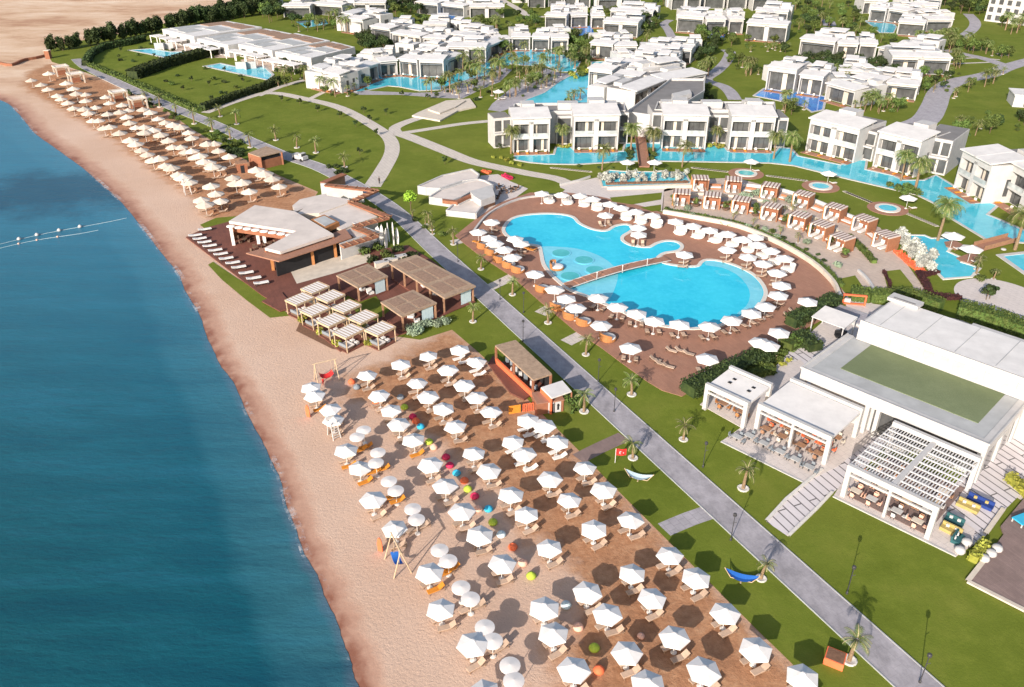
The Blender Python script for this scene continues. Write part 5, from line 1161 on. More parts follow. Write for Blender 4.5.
for i,(p,l) in enumerate((((62.6,75),'topmost'),((77.2,82.5),'second from the top'),((119.9,101),'third from the top'),((139,108),'lowest'))):
    b=B('beach_gazebo','pale gazebo with a brick-red seat by the far umbrellas, %s of four'%l,'gazebo',P(*p),VANG+.2,False,'square gazebos on the far beach')
    mb=MB()
    for x in (-2.2,2.2): mb.box(x-.25,x+.25,-2.4,2.4,3.0,3.35,'cream')
    for y in (-2.2,2.2): mb.box(-2.2,2.2,y-.25,y+.25,3.,3.34,'cream')
    for t in (-1.2,-.4,.4,1.2): mb.box(-2.2,2.2,t-.1,t+.1,3.02,3.2,'canopy')
    b.part('roof_frame',mb); mb=MB(); mb.box(-1.6,1.6,.4,1.9,0,.6,'terracotta'); mb.box(-1.6,1.6,1.7,1.95,.6,1.3,'terracotta'); b.part('seat',mb)
    for x in (-2.1,2.1):
        for y in (-2.1,2.1): mb=MB(); pbox(mb,x,y,.4,0,3.0,'cream'); b.part('post',mb)
b=B('gate_post','brick gatepost at the end of the boundary wall','post',P(49,58.5),0,False); mb=MB(); mb.box(-.9,.9,-.9,.9,0,3,'terracotta'); b.part('pillar',mb); mb=MB(); mb.box(-1.05,1.05,-1.05,1.05,3,3.2,'cream'); b.part('cap',mb)
# parked cart/van
b=B('service_truck','white service truck parked by the road near the orange kiosk','truck',P(300,160),R(-35),False)
mb=MB(); mb.box(-1.9,.5,-.95,.95,.5,1.5,'white'); mb.build('body',b.r); mb=MB(); mb.box(.5,2.2,-.9,.9,.5,1.3,'white'); mb.box(.6,1.6,-.85,.85,1.3,2.0,'white'); cb=mb.build('cab',b.r); mb=MB(); mb.box(1.6,1.64,-.75,.75,1.35,1.9,'glass'); mb.build('windscreen',cb)
for x in (-1.2,1.4):
    for y in (-.95,.95): mb=MB(); mb.tube((x,y-.1,.4),(x,y+.1,.4),.4,'black',12); mb.build('wheel',b.r)
# white bar terraces left of the pool
def K2(l,z): return Q(410,160,l,z,9.28)
b=B('pool_bar','white stepped pool bar with flat roofs at the left of the pool','bar',P(455,205))
mb=MB()
for l,z in (([(75,250),(300,150),(570,90),(640,140),(620,180),(480,200),(280,268),(150,262)],1.7),([(180,350),(280,285),(500,215),(640,185),(700,200),(770,240),(660,275),(560,300),(470,350),(390,380)],1.5),([(340,475),(400,420),(450,420),(560,370),(690,400),(610,505),(480,490)],1.1)):
    mb.prism(K2(l,z),0,z,'white','clubroof')
    pp_=[Vector((*p,0)) for p in K2(l,z)]
    for i in range(len(pp_)): wallseg(mb,pp_[i],pp_[(i+1)%len(pp_)],0,z+.28,.35,'white')
b.part('terrace_wall',mb)
mb=MB(); mb.prism(K2([(560,290),(760,235),(790,330),(660,375),(590,330)],2.7),1.2,2.7,'white'); b.part('bar_room',mb)
mb=MB(); mb.prism(K2([(668,290),(770,250),(790,325),(668,372)],2.4),0,2.3,'wood'); b.part('serving_opening',mb)
mb=MB(); mb.prism(K2([(300,360),(430,375),(570,310),(575,325),(440,392),(300,375)],1.9),1.2,1.95,'terracotta'); b.part('red_ledge',mb)
sheet('terrace',[(481,176),(498,174.5),(510,181.5),(528,189),(510,202),(492,210),(476,219),(462,216),(470,200)],.1,'terr')
for i,p in enumerate([(462,203),(468,200),(474,196),(496,199),(503,194),(510,192),(500,189),(515,190),(489,204)]):
    r=empty('bar_stool_set',P(*p)+Vector((0,0,.1)),i,'dark table with chairs by the white pool bar, %s from the bottom left'%od(i+1),'table','dark tables at the pool bar'); mb=MB(); mb.lathe([(.5,.7),(.5,.75)],'black',10); mb.tube((0,0,0),(0,0,.7),.05,'black'); mb.build('tabletop',r)
    for k_ in range(3): a=k_*2.1; mb=MB(); mb.obox((math.cos(a)*.9,math.sin(a)*.9,.35),(.45,.45,.3),a,'brownwicker'); mb.obox((math.cos(a)*1.15,math.sin(a)*1.15,.7),(.08,.45,.5),a,'brownwicker'); mb.build('seat',r)
hedge([(482,172),(490,174)],1.2,.6,'poppy','strip of orange flowers behind the white pool bar',10); hedge([(503,176),(511,180)],1.2,.6,'crimson','strip of red flowers beside the cream path',10)
# ruined-looking stone garden
b=B('stone_terrace','pale stepped stone terrace on the lawn below the villa pool','terrace',P(440,110)); mb=MB()
for l,z in (([(420,113),(446,102),(470,100),(476,108),(458,112),(440,122),(412,117)],.5),([(428,112),(450,104),(466,103),(455,110),(440,116)],.9)): mb.prism(Z(l,0),0,z,'cream')
b.part('steps',mb)
# striped cabanas with orange sides
cb=empty('poolside_cabana',(0,0,0),0,'x','cabana'); mb=MB(); mb.prism([(-1.7,-1.5),(1.7,-1.5),(1.7,1.5),(-1.7,1.5)],2.45,2.62,'pcroof'); mb.build('roof',cb)
mb=MB(); mb.box(1.5,1.7,-1.5,1.5,.0,2.45,'cabside'); mb.build('side_panel',cb); mb=MB(); mb.box(-1.5,1.5,1.3,1.5,0,1.9,'terracotta'); mb.build('back_panel',cb)
for x,y in ((-1.6,-1.4),(-1.6,1.4)): mb=MB(); mb.box(x-.1,x+.1,y-.1,y+.1,0,2.45,'wicker'); mb.build('post',cb)
for x in (-.85,.45): mb=MB(); mb.box(x-.35,x+.35,-1.9,.5,.2,.45,'towel'); mb.box(x-.35,x+.35,.4,.6,.45,1.0,'towel'); mb.build('lounger_bed',cb)
mb=MB()
for x,h_ in ((-1.45,1.9),(-1.3,1.7)): mb.box(x-.06,x+.06,-1.45,-1.3,.2,2.4,'canopy')
mb.build('curtain',cb); PR['pcab']=Proto(cb)
fr_=[(680.6,204),(711,207),(740,211.5),(770,218.5),(798,227.5),(819.7,237),(839.6,250)]; bk=[(699,189.5),(732,191),(769,197),(802,206),(833.5,219),(862.5,231),(884,247.7)]
for row,nm in ((fr_,'front'),(bk,'back')):
    for i,p in enumerate(row):
        a=P(*row[max(i-1,0)]); c=P(*row[min(i+1,len(row)-1)]); d=c-a
        PR['pcab'].put(P(*p)+Vector((0,0,.1)),math.atan2(d.y,d.x)*.75,'orange-sided cabana with a striped canopy, %s from the left in the %s row'%(od(i+1),nm),1.12,'striped poolside cabanas')
wall([(688,195),(715,196),(745,199),(775,205),(803,214),(828,226),(850,240)],.6,.5,'cream','garden_wall','low pale wall between the two rows of striped cabanas')
for i in range(len(fr_)):
    a=P(*fr_[i]); c=P(*(fr_[i+1] if i<len(fr_)-1 else (848,262))); q=a.lerp(c,.5)+Vector((-.2,-.8,.1))
    r=empty('potted_plant',q,0,'dark round pot with a leafy plant, %s from the left before the front cabanas'%od(i+1),'potted plant','pots between the cabanas'); mb=MB(); mb.lathe([(.45,0),(.8,.35),(.85,.6),(.7,.62)],'brownwicker',14); mb.build('pot',r)
    mb=MB(); blades(mb,random.Random(i),[((0,0,1.3),.7,.7,.8)],90,.2,'leaf',.2); mb.build('plant',r)
for row,nm in ((fr_,'front'),(bk,'back')):
    for i in range(len(row)-1):
        a=P(*row[i]); c=P(*row[i+1]); q=a.lerp(c,.52); ang=math.atan2((c-a).y,(c-a).x)
        r=empty('outdoor_sofa',q+Vector((0,.9,.1)),ang,'low brown bench with cream cushions, in gap %s of the %s cabana row'%(od(i+1),nm),'sofa','cream-cushioned benches between the cabanas'); mb=MB(); mb.box(-1.3,1.3,-.6,.6,0,.35,'cabside'); mb.build('base',r); mb=MB(); mb.box(-1.25,1.25,-.55,.4,.35,.5,'towel'); mb.build('seat',r); mb=MB(); mb.box(-1.3,1.3,.4,.65,.35,1.0,'cabside'); mb.build('backrest',r)
for i,p in enumerate([(757,196),(745,199),(790,203)]): 
    o=MB(); blades(o,random.Random(i+40),[((0,0,.9),1.7,1.2,.9)],260,.2,'sage',.3); tag(o.build('lavender_bush'),'grey-blue bushy plant between the cabana rows, %s from the left'%['second','first','third'][i],'shrub','grey bushes among the cabanas').location=P(*p)
hedge([(664,212),(700,218),(742,227),(782,244),(812,261),(826,272),(841,288)],.9,.9,'leaf','long curved green hedge on top of the white wall by the cabanas',16)
hedge([(848,238),(862,251),(874,264)],1.1,.9,'leaf','short curved hedge at the right of the cabana rows',16)
hedge([(918,273),(925,284),(929,295),(945,299),(960,299)],1.3,.7,'maroon','dark maroon low hedge in an L shape',12)
hedge([(924,276),(938,273)],1.2,.7,'maroon','short dark maroon hedge end beside the stepped pool',12)
hedge([(896,252),(912,266),(924,274)],1.6,.5,'poppy','orange flowering ground strip beside the silver shrubs',8)
hedge([(883,272),(889,284),(890,297)],.5,.6,'maroon','thin dark hedge edging the small lawn beside the terrace',12)
hedge([(606,185),(640,184),(688,183)],.9,.6,'soil','brown planting strip under the silver plants',6)
# hedges round the restaurant
hedge([(687,395),(712,384),(740,371),(768,358)],3.2,1.9,'leafd','long dark hedge between the pool deck and the small pavilion')
hedge([(790,327),(812,316),(836,303)],2.6,1.9,'leafd','clipped dark hedge at the lower right end of the pool deck')
hedge([(797,338),(815,352)],2.6,1.6,'leafd','short box hedge crossing toward the turf-roofed building'); hedge([(785,350),(795,344)],2.6,1.5,'leaf','rounded bright hedge block near two poolside umbrellas')
hedge([(736,383),(752,376),(772,372)],2.2,1.3,'leaf','dark clipped hedge beside the striped slab path')
hedge([(850,298),(868,300),(884,300)],3,1.8,'leaf','green hedge behind the orange frame')
hedge([(884,301),(912,301),(940,312)],2.2,2.2,'leaf','leafy hedge behind the big white hall, left stretch'); hedge([(957,315),(990,323),(1030,338)],3.4,2.4,'leaf','leafy hedge behind the big white hall, right stretch')
b=B('photo_frame','freestanding orange rectangular frame beside the green hedge','frame',P(853,305),R(-12),False); mb=MB()
for x in (-1.9,1.7): mb.box(x,x+.25,-.2,.2,0,2.0,'poppy')
mb.box(-1.65,1.7,-.2,.2,1.78,2.0,'poppy'); mb.box(-1.65,1.7,-.2,.2,.15,.35,'poppy'); b.part('bars',mb)
q=P(846,316); b=B('reception_terrace','small lilac-shaded white terrace with a dark seating set above the turf roof','terrace',q,LA,False); mb=MB(); mb.box(-3.5,5,-2.2,2.4,.0,.45,'white'); mb.box(-3.2,4.7,-1.9,2.1,.45,.5,'lilac'); b.part('floor',mb)
b=B('awning','plain white awning beside the turf-roofed hall','awning',P(832,334),LA,False); mb=MB(); mb.prism([(-3,-2.2),(2.6,-2.2),(2.6,2.2),(-3,2.2)],2.8,[2.9,2.9,3.3,3.3],'whiteroof'); b.part('roof',mb)
for x in (-2.8,2.4):
    for y in (-2,2): mb=MB(); pbox(mb,x,y,.15,0,2.8,'white'); b.part('post',mb)
for i,p in enumerate([(838,337),(843,334),(848,338)]):
    r=empty('lounge_chair',P(*p)+Vector((0,0,.1)),i,'black lounge chair beside the plain white awning, %s from the left'%od(i+1),'chair','black chairs by the awning'); mb=MB(); mb.box(-.5,.5,-.5,.5,0,.4,'black'); mb.build('seat',r); mb=MB(); mb.box(-.5,.5,.35,.5,.4,.9,'black'); mb.build('backrest',r)
# footbridge ramp and small bridge
a,c=P(639.5,138),P(644,168.5); b=B('timber_ramp','brown timber ramp crossing the canal between the second and third villas','bridge',a); mb=MB(); wallseg(mb,a,c,.3,.55,2.6,'deck'); b.part('boards',mb)
mb=MB(); d=(c-a).normalized(); nn=Vector((-d.y,d.x,0))
for s in (-1,1): wallseg(mb,a+nn*1.35*s,c+nn*1.35*s,.55,1.3,.08,'wood')
b.part('handrail',mb)
a,c=P(978,250),P(1012,241); b=B('timber_bridge','brown timber footbridge at the right by the villa canal','bridge',a); mb=MB(); wallseg(mb,a,c,.3,.5,2.4,'deck'); b.part('boards',mb); mb=MB(); d=(c-a).normalized(); nn=Vector((-d.y,d.x,0))
for s in (-1,1): wallseg(mb,a+nn*1.2*s,c+nn*1.2*s,.5,1.3,.08,'wood')
b.part('handrail',mb)
a=P(1000,250); r=MB(); r.lathe([(.3,0),(.5,.1),(.5,.25),(.3,.35)],'white',14,(0,0,0)); o=r.build('life_ring'); o.location=P(1003,251)+Vector((0,0,.2)); tag(o,'white life ring standing near the brown footbridge','life ring')
# ================================================================ VILLAS
def villa(pl,pr,H,D,bays,storeys,label,grp='white villas beyond the near row',terr=True,slab=.5,detail=True,back=True,seed=0,awn=False,z0=0.0,gap=True):
    A=P(*pl);Bp=P(*pr); W=(Bp-A).length; rz=math.atan2((Bp-A).y,(Bp-A).x); rg=random.Random(int(pl[0]*7+pl[1]))
    r=empty('villa',A,rz,label,'villa',grp)
    rec=1.6 if D>6 else 1.0; ps=W/bays*.22; th=H*.78; fb=H*.10
    wl=MB(); wl.box(0,W,rec,D,0,th+fb,'white')
    wl.box(0,.35,0,rec,0,th+fb,'white'); wl.box(W-.35,W,0,rec,0,th+fb,'white')
    for i in range(1,bays): x=W*i/bays; wl.box(x-ps/2,x+ps/2,0,rec,0,th+fb*.2,'white')
    wl.box(.35,W-.35,.0,rec,th-H*.04,th+fb,'white')
    if storeys==2: wl.box(.35,W-.35,-.1,rec,th*.46,th*.54,'white')
    # set back upper parts and parapet behind
    if back:
        wl.box(W*.02,W*.98,D*.5,D*.53,th+fb,H*.97,'white')
        x=W*rg.uniform(.1,.5); wl.box(x,x+W*.35,D*.62,D*.92,th+fb,H*1.06,'white')
        x=W*rg.uniform(.0,.7); wl.box(x,x+W*.2,D*.95,D*1.12,0,th*.8,'white')
    wl.build('wall',r)
    mb=MB(); mb.box(.3,W-.3,D*.5,D-.4,th+fb,th+fb+.12,'grey'); 
    mb.build('flat_roof',r)
    # tilted white roof slabs over the front, dark clerestory strip below
    nr=bays if (bays>2 or rg.random()<.5) and W>9 else 1
    for i in range(nr):
        x0,x1=W*i/nr,W*(i+1)/nr; dz=rg.uniform(-.12,.12)*H*.1
        mb=MB(); y0,y1=-.7,D*.56; ya,yb=th+fb+H*.05+dz,th+fb+H*.13+dz
        vs=[(x0-.3,y0,ya),(x1+.25,y0,ya),(x1+.25,y1,yb),(x0-.3,y1,yb)]; vs+=[(a,b_,c-.28) for a,b_,c in vs]
        mb.add(vs,[(0,1,2,3),(7,6,5,4),(0,4,5,1),(1,5,6,2),(2,6,7,3),(3,7,4,0)],'whiteroof'); mb.build('roof',r)
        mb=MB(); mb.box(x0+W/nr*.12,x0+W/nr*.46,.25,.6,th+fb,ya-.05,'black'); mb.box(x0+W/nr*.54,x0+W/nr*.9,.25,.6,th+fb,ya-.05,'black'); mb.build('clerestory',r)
    for s in range(storeys):
        za,zb=(th*.03,th*.45) if s==0 and storeys==2 else ((th*.56,th-H*.05) if storeys==2 else (th*.04,th*.86))
        for i in range(bays):
            x0=W*i/bays+(.35 if i==0 else ps/2)+.15; x1=W*(i+1)/bays-(.35 if i==bays-1 else ps/2)-.15
            mb=MB(); mb.box(x0,x1,rec-.06,rec-.01,za,zb,'glass')
            w=mb.build('window',r)
            if detail:
                mb=MB(); n=3
                for k in range(n+1): x=x0+(x1-x0)*k/n; mb.box(x-.05,x+.05,rec-.14,rec-.06,za,zb,'darkgrey' if k%3 else 'white')
                mb.build('frame',w)
                if rg.random()<.6: mb=MB(); xx=x0+(x1-x0)*rg.uniform(.0,.6); mb.box(xx,xx+(x1-x0)*.18,rec-.2,rec-.15,za,zb,'cream'); mb.build('curtain',w)
            if s==1 and storeys==2: mb=MB(); mb.box(x0-.1,x1+.1,-.12,-.06,th*.53,th*.53+.95,'rail'); mb.build('balcony_railing',r)
            if awn: mb=MB(); mb.box(x0,x1,.0,.9,zb-.1,zb,'greyfab'); mb.build('awning',r)
    # side windows, door and service bits on the right flank and back
    mb=MB(); mb.box(W,W+.04,D*.3,D*.3+1.0,th*.2,th*.7,'glass'); mb.box(W,W+.04,D*.65,D*.65+.9,th*.5,th*.75,'glass'); mb.build('side_window',r)
    if terr:
        mb=MB(); mb.box(.2,W-.2,-2.4,0,0,.22,'deck'); mb.build('terrace',r)
        for i in range(bays*2 if detail else bays):
            x=W*(i+.5)/(bays*2 if detail else bays); mb=MB(); mb.box(x-.3,x+.3,-2.1,-.6,.3,.5,rg.choice(['wicker','cush','wicker','orange'])); mb.box(x-.3,x+.3,-.8,-.5,.5,1.,'towel'); mb.build('terrace_lounger',r)
    return r
near_v=[((512.8,153.3),(549.5,152.3),10.2,13,2,'first villa of the canal row, at the left end'),((573,150.5),(617.5,150),10.4,14,2,'second villa of the canal row, left of the brown ramp'),((661,149),(705,150),10.2,14,2,'third villa of the canal row, right of the brown ramp'),((728,150),(771,151),10.2,14,2,'fourth villa of the canal row, at its right end'),((805,151),(853,163.5),9.8,13,2,'first of the angled villas behind the middle hot tub'),((872,167),(913,178),10,14,2,'second of the angled villas, behind the twin date palms'),((953,187.5),(981,204),10,15,2,'third angled villa with a big balcony near the right edge'),((999,201),(1040,226),10,16,2,'villa cut by the right edge of the picture')]
for pl,pr_,H,D_,bb,l in near_v: villa(pl,pr_,H,D_,bb,2,'white two-storey '+l,'two-storey villas along the canal')
def link(pl,pr_,H,D_,label,col='white'):
    A=P(*pl);Bp=P(*pr_); W=(Bp-A).length; r=empty('villa_link',A,math.atan2((Bp-A).y,(Bp-A).x),label,'building','recessed links between the villas')
    mb=MB(); mb.box(0,W,0,D_,0,H,'white'); mb.build('wall',r); mb=MB(); mb.box(.2,W-.2,.3,D_-.2,H,H+.1,'grey'); mb.build('roof',r)
    for s in (0,1):
        n=max(1,int(W/2.2))
        for i in range(n):
            mb=MB(); mb.box(W*i/n+.3,W*(i+1)/n-.3,-.06,-.01,H*(.06+.5*s),H*(.42+.5*s),'glass'); mb.build('window',r)
    mb=MB(); mb.box(0,W,-1.2,-.0,H*.48,H*.53,'white'); mb.build('balcony',r)
link((556,145),(571,144.5),7.8,7,'recessed link between the first and second canal villas'); link((706,143.5),(727,144),7.8,7,'recessed link between the third and fourth canal villas')
link((494,148.5),(511,147),8,6,'set-back left wing of the first canal villa'); link((618,144),(627,144),8.5,9,'set-back right wing of the second canal villa'); link((650,144),(660,144),8.5,9,'set-back left wing of the third canal villa')
link((856,158),(871,162),7.5,7,'recessed link between the first and second angled villas'); link((914,170),(944,176),8.6,14,'set-back right wing of the second angled villa'); link((982,199),(998,199),7,8,'recessed link at the right between the last two villas')
link((774,148),(784,148),8,9,'set-back right wing of the fourth canal villa')
farv=[ # pl pr H D bays
((512,50.5),(530,50.5),6,9,1),((532,50.5),(549,51),6,9,1),((551,53),(568,53),6.5,10,1),((590,58),(612,60),6.5,9,1),((614,60),(636,60),6,10,1),((588,88),(611,91),7.4,9,1),((614,92),(638,95),6.5,10,1),((620,78),(645,80),6,9,1),((638,64),(664,66),6.5,9,1),((645,80),(668,82),6,9,1),((664,62),(690,64),6,9,1),((652,70),(676,72),6,9,1),
((634,112),(662,100),7,10,2),((664,99),(704,91),6.6,12,3),
((545,28),(566,29),6.5,9,1),((571,27.5),(587,27),6,9,1),((591,28),(604,28),6,8,1),((603,36),(637,38),7,12,2),((528,8),(545,8),6,9,1),((548,7),(562,8),6,9,1),((564,8),(590,8),7,9,2),((598,10),(640,10),7,9,2),((610,22),(652,24),6,9,2),
((676,32),(702,34),8,10,1),((705,35),(724,35),7.5,9,1),((728,34),(742,34),7,9,1),((745,40),(785,43),8,11,2),((671,10),(700,10),8,9,2),((704,9),(724,9),8,9,1),((727,9),(746,9),8,9,1),((752,11),(776,11),8,9,1),((754,24),(786,26),7,9,2),
((765,90),(793,94),8.6,10,1),((797,94),(820,97),7,10,1),((824,100),(852,108),6,10,1),((852,93),(880,98),6,10,1),((884,98),(915,101),5.5,9,1),((836,86),(862,88),6,9,1),
((798,56),(832,60),7.5,10,1),((835,60),(855,61),7,9,1),((857,60),(874,61),7,9,1),((876,62),(893,66),6,9,1),((889,74),(947,76),7,10,2),((895,58),(925,62),6,9,2),
((868,21),(884,22.5),7,9,1),((886,22),(905,25),7,9,1),((896,35),(922,37),6.5,10,1),((925,32),(950,32),6,10,1),((862,14),(885,14),7,8,1),((907,18),(935,20),7,10,2),
((372,40),(391,43),6.5,9,1),((393,46),(421,50),6,10,2),((424,50),(446,51),5.5,9,1),((448,46),(476,49),5.5,9,1),((424,36),(447,36),5.5,9,1),
((417,14),(438,16),6.5,9,1),((441,15),(464,18),6,9,1),((470,18),(504,18),6,9,2),
((316,88),(342,93.5),6.8,8,2),((343,93),(362,86),6.,8,1),((363,84.5),(379,79),6,9,1),((381,77),(398,75.5),6,9,1),((400,75),(418,77),6.5,10,1),((420,77.5),(444,78.5),7,11,1),((445,76),(462,69),6,9,1),((448,62),(486,63),6.5,11,2),((487,60),(502,53),5.5,9,1),((495,52),(510,51),5.5,8,1),
((284,17.5),(311,17.5),6,10,1),((313,15),(343,17),6,10,1),((345,32),(364,35),7,9,1),((366,34),(388,26),6,8,1),((350,14),(386,14),6,9,2),((255,8),(280,8),5,8,1),((388,6),(415,6),6,8,1)]
def where(x,y): 
    h='left' if x<420 else 'middle' if x<700 else 'right'
    return h
cnt={}
rowsort=sorted(farv,key=lambda a:(where(*a[0]),a[0][0]))
tot={}
for v_ in rowsort: tot[where(*v_[0])]=tot.get(where(*v_[0]),0)+1
SZ={1:'single-bay',2:'two-bay',3:'three-bay'}
for v_ in rowsort:
    pl,pr_,H,D_,bb=v_; k=where(*pl); cnt[k]=cnt.get(k,0)+1
    villa(pl,pr_,H,D_,bb,1,'low white %s villa, %s from the left in the %s background'%(SZ[bb],od(cnt[k]),k),terr=pl[1]>20,detail=pl[1]>45,awn=rnd.random()<.6)
# second rows of detached roof volumes joined to villas (gives the stepped roofscape)
def annex(px,py,w,d,h,rz,label):
    r=empty('villa_annex',P(px,py),rz,label,'building','stepped white volumes behind the villas'); mb=MB(); mb.box(-w/2,w/2,0,d,0,h,'white'); mb.build('wall',r); mb=MB(); mb.box(-w/2+.25,w/2-.25,.25,d-.25,h,h+.06,rnd.choice(['lightgrey','whiteroof','whiteroof','grey'])); mb.build('roof',r)
    mb=MB(); x=rnd.uniform(-.3,.2)*w; vs=[(x-w*.2,d*.1,h+.9),(x+w*.3,d*.1,h+.7),(x+w*.3,d*.7,h+1.3),(x-w*.2,d*.7,h+1.3)]; vs+=[(a,b_,c-.25) for a,b_,c in vs]
    mb.add(vs,[(0,1,2,3),(7,6,5,4),(0,4,5,1),(1,5,6,2),(2,6,7,3),(3,7,4,0)],'whiteroof'); mb.box(x-w*.1,x+w*.25,d*.25,d*.65,h,h+.8,'white'); mb.build('raised_roof',r)
    mb=MB(); mb.box(-w*.3,-w*.05,-.05,0,h*.3,h*.75,'glass'); mb.build('window',r)
    mb=MB(); mb.box(w*.15,w*.3,-.05,0,h*.0,h*.7,'glass'); mb.build('door',r)
an=[(430,60),(455,56),(470,52),(405,58),(385,64),(370,70),(350,76),(335,80),(470,36),(455,32),(402,30),(440,5),(485,6),(520,42),(560,43),(600,48),(625,50),(650,56),(672,56),(690,54),(640,86),(626,66),(676,80),(655,92),(560,18),(578,18),(625,28),(612,4),(690,22),(715,26),(735,25),(770,28),(690,3),(730,3),(780,82),(806,86),(840,96),(870,88),(895,92),(815,50),(845,52),(865,52),(905,66),(930,66),(915,54),(878,14),(900,14),(920,28),(945,26),(935,10),(905,6),(300,10),(330,9),(370,22),(380,8),(355,4),(760,4),(520,3)]
for i,(x,y) in enumerate(sorted(an)):
    annex(x,y,rnd.uniform(6,10),rnd.uniform(5,8),rnd.uniform(4.2,6),rnd.uniform(-.25,.25)+(-.3 if x<480 and x>330 else .1),'white flat-topped volume among the background villas, %s from the left'%od(i+1))
for i,v_ in enumerate(rowsort):
    pl,pr_,H,D_,bb=v_; A_=P(*pl);B_=P(*pr_); d=(B_-A_); W=d.length; n_=Vector((-d.y,d.x,0)).normalized(); q=A_.lerp(B_,.5+.1*((i%3)-1))+n_*(D_+.3+(i%2)*.8)
    if n_.y<0: continue
    r=empty('villa_rear_block',q,math.atan2(d.y,d.x),'white rear volume with raised roof, behind the background villas, %s from the left'%od(i+1),'building','white rear volumes of the background villas')
    w=W*.46; dp=6+(i%3); h=H*(.86+.08*(i%3)); mb=MB(); mb.box(-w,w,0,dp,0,h,'white'); mb.build('wall',r); mb=MB(); mb.box(-w+.3,w-.3,.3,dp-.3,h,h+.06,['whiteroof','lightgrey','whiteroof'][i%3]); mb.build('roof',r)
    mb=MB(); s=-1 if i%2 else 1; mb.box(min(s*w*.1,s*w*.8),max(s*w*.1,s*w*.8),dp*.3,dp*.8,h+.06,h+1.3,'white'); vs=[(-w*.9*s,.0,h+1.3),(w*.2*s,.0,h+1.3),(w*.2*s,dp*.7,h+1.8),(-w*.9*s,dp*.7,h+1.8)]
    if s<0: vs=vs[::-1]
    vs+=[(a,b_,c-.25) for a,b_,c in vs]; mb.add(vs,[(3,2,1,0),(4,5,6,7),(1,5,4,0),(2,6,5,1),(3,7,6,2),(0,4,7,3)],'whiteroof'); mb.build('raised_roof',r)
    mb=MB(); mb.box(w,w+.05,dp*.3,dp*.6,h*.2,h*.7,'glass'); mb.build('window',r)
# long grey-roofed block
b=B('villa_terrace_block','long white block with a dark grey roof running up behind the canal villas','building',P(640,112)); A_=Z([(627,113),(671,80),(704,80),(704,92),(662,118)],6.5)
mb=MB(); mb.prism(A_,0,6.3,'white','grey'); b.part('wall',mb)
pp_=[Vector((*p,0)) for p in A_]; mb=MB()
for i in range(len(pp_)): wallseg(mb,pp_[i],pp_[(i+1)%len(pp_)],6.3,7.0,.3,'white')
b.part('parapet',mb); mb=MB(); mb.prism(Z([(672,92),(690,88),(692,92),(675,96)],8),6.35,7.6,'white'); b.part('stair_head',mb)
for i in range(5):
    q=pp_[4].lerp(pp_[3],(i+.5)/5); mb=MB(); mb.obox((q.x+.1,q.y-.3,3.4),(3.,.3,3.2),math.atan2((pp_[3]-pp_[4]).y,(pp_[3]-pp_[4]).x),'glass'); b.part('window',mb)
for (pl,pr_,n) in (((512,113),(625,112),'left'),((655,111),(775,111.5),'right')):
    b=B('rear_block','long low grey-roofed rear block behind the canal villas, %s one'%n,'building',P(*pl)); A_=Z([pl,pr_,(pr_[0]-1,pr_[1]-8),(pl[0]+3,pl[1]-8)],8.4); mb=MB(); mb.prism(A_,0,8.2,'white','grey'); b.part('wall',mb)
    pp_=[Vector((*p,0)) for p in A_]; mb=MB()
    for i in range(4): wallseg(mb,pp_[i],pp_[(i+1)%4],8.2,8.9,.3,'white')
    b.part('parapet',mb)
    for t in (.12,.5,.85):
        q=pp_[0].lerp(pp_[1],t)+Vector((0,5,0)); mb=MB(); mb.obox((q.x,q.y,8.9),(5.5 if t!=.12 else 3,3,2.2),0,'white'); b.part('stair_head',mb)
# bungalows top left
def bung(poly_px,z,label):
    A_=Z(poly_px,z); b=B('bungalow',label,'bungalow',(A_[0][0],A_[0][1],0),group='flat-roofed bungalows'); mb=MB(); mb.prism(A_,0,z,'white','whiteroof'); b.part('wall',mb)
    v=[Vector((*p,0)) for p in A_]; 
    for (u0,u1,v0,v1) in ((.04,.3,.1,.45),(.04,.3,.55,.92),(.36,.62,.06,.3),(.4,.9,.4,.62),(.66,.95,.7,.92),(.36,.6,.72,.94)):
        def bl(u_,w_): q=v[0].lerp(v[1],u_).lerp(v[3].lerp(v[2],u_),w_); return (q.x,q.y)
        mb=MB(); mb.prism([bl(u0,v0),bl(u1,v0),bl(u1,v1),bl(u0,v1)],z+.02,z+.25,'reedp' if v0>.5 else 'lightgrey'); b.part('roof_panel',mb)
    for t in (.15,.5,.8):
        q=v[0].lerp(v[1],t); d=(v[1]-v[0]).normalized(); n_=Vector((d.y,-d.x,0)); mb=MB(); mb.obox((q.x+n_.x*.05,q.y+n_.y*.05,2),(2.6,.2,2.6),math.atan2(d.y,d.x),'glass'); b.part('window',mb)
    for t in (.0,.3,.6):
        q=v[0].lerp(v[1],t+.12); mb=MB(); mb.obox((q.x+n_.x*4,q.y+n_.y*4,3.1),(6,4.5,.25),math.atan2(d.y,d.x),'canopy'); 
        for s in (-1,1): mb.obox((q.x+n_.x*6+d.x*s*2.8,q.y+n_.y*6+d.y*s*2.8,1.5),(.3,.3,3),0,'canopy')
        b.part('veranda',mb)
bung([(162,29),(194,38),(232,44),(232,34),(254,29),(228,21),(190,24)][0:3]+[(252,30)],4.6,'long flat-roofed bungalow behind the topmost private pool') if False else None
for k_,(q_,z_,l_) in enumerate((([(162,29),(194,36.5),(262,27),(228,21)],5.0,'flat-roofed bungalow at the far left of the white bungalow group'),([(197,38.5),(228,45),(297,34.5),(266,28.5)],4.6,'flat-roofed bungalow second from the left in its group'),([(238,44),(272,50.5),(330,40.5),(296,33)],4.8,'flat-roofed bungalow third from the left in its group'),([(275,51.5),(311,58),(355,47),(333,41.5)],5.2,'flat-roofed bungalow at the right end of its group'))): bung(q_,z_,'long '+l_)
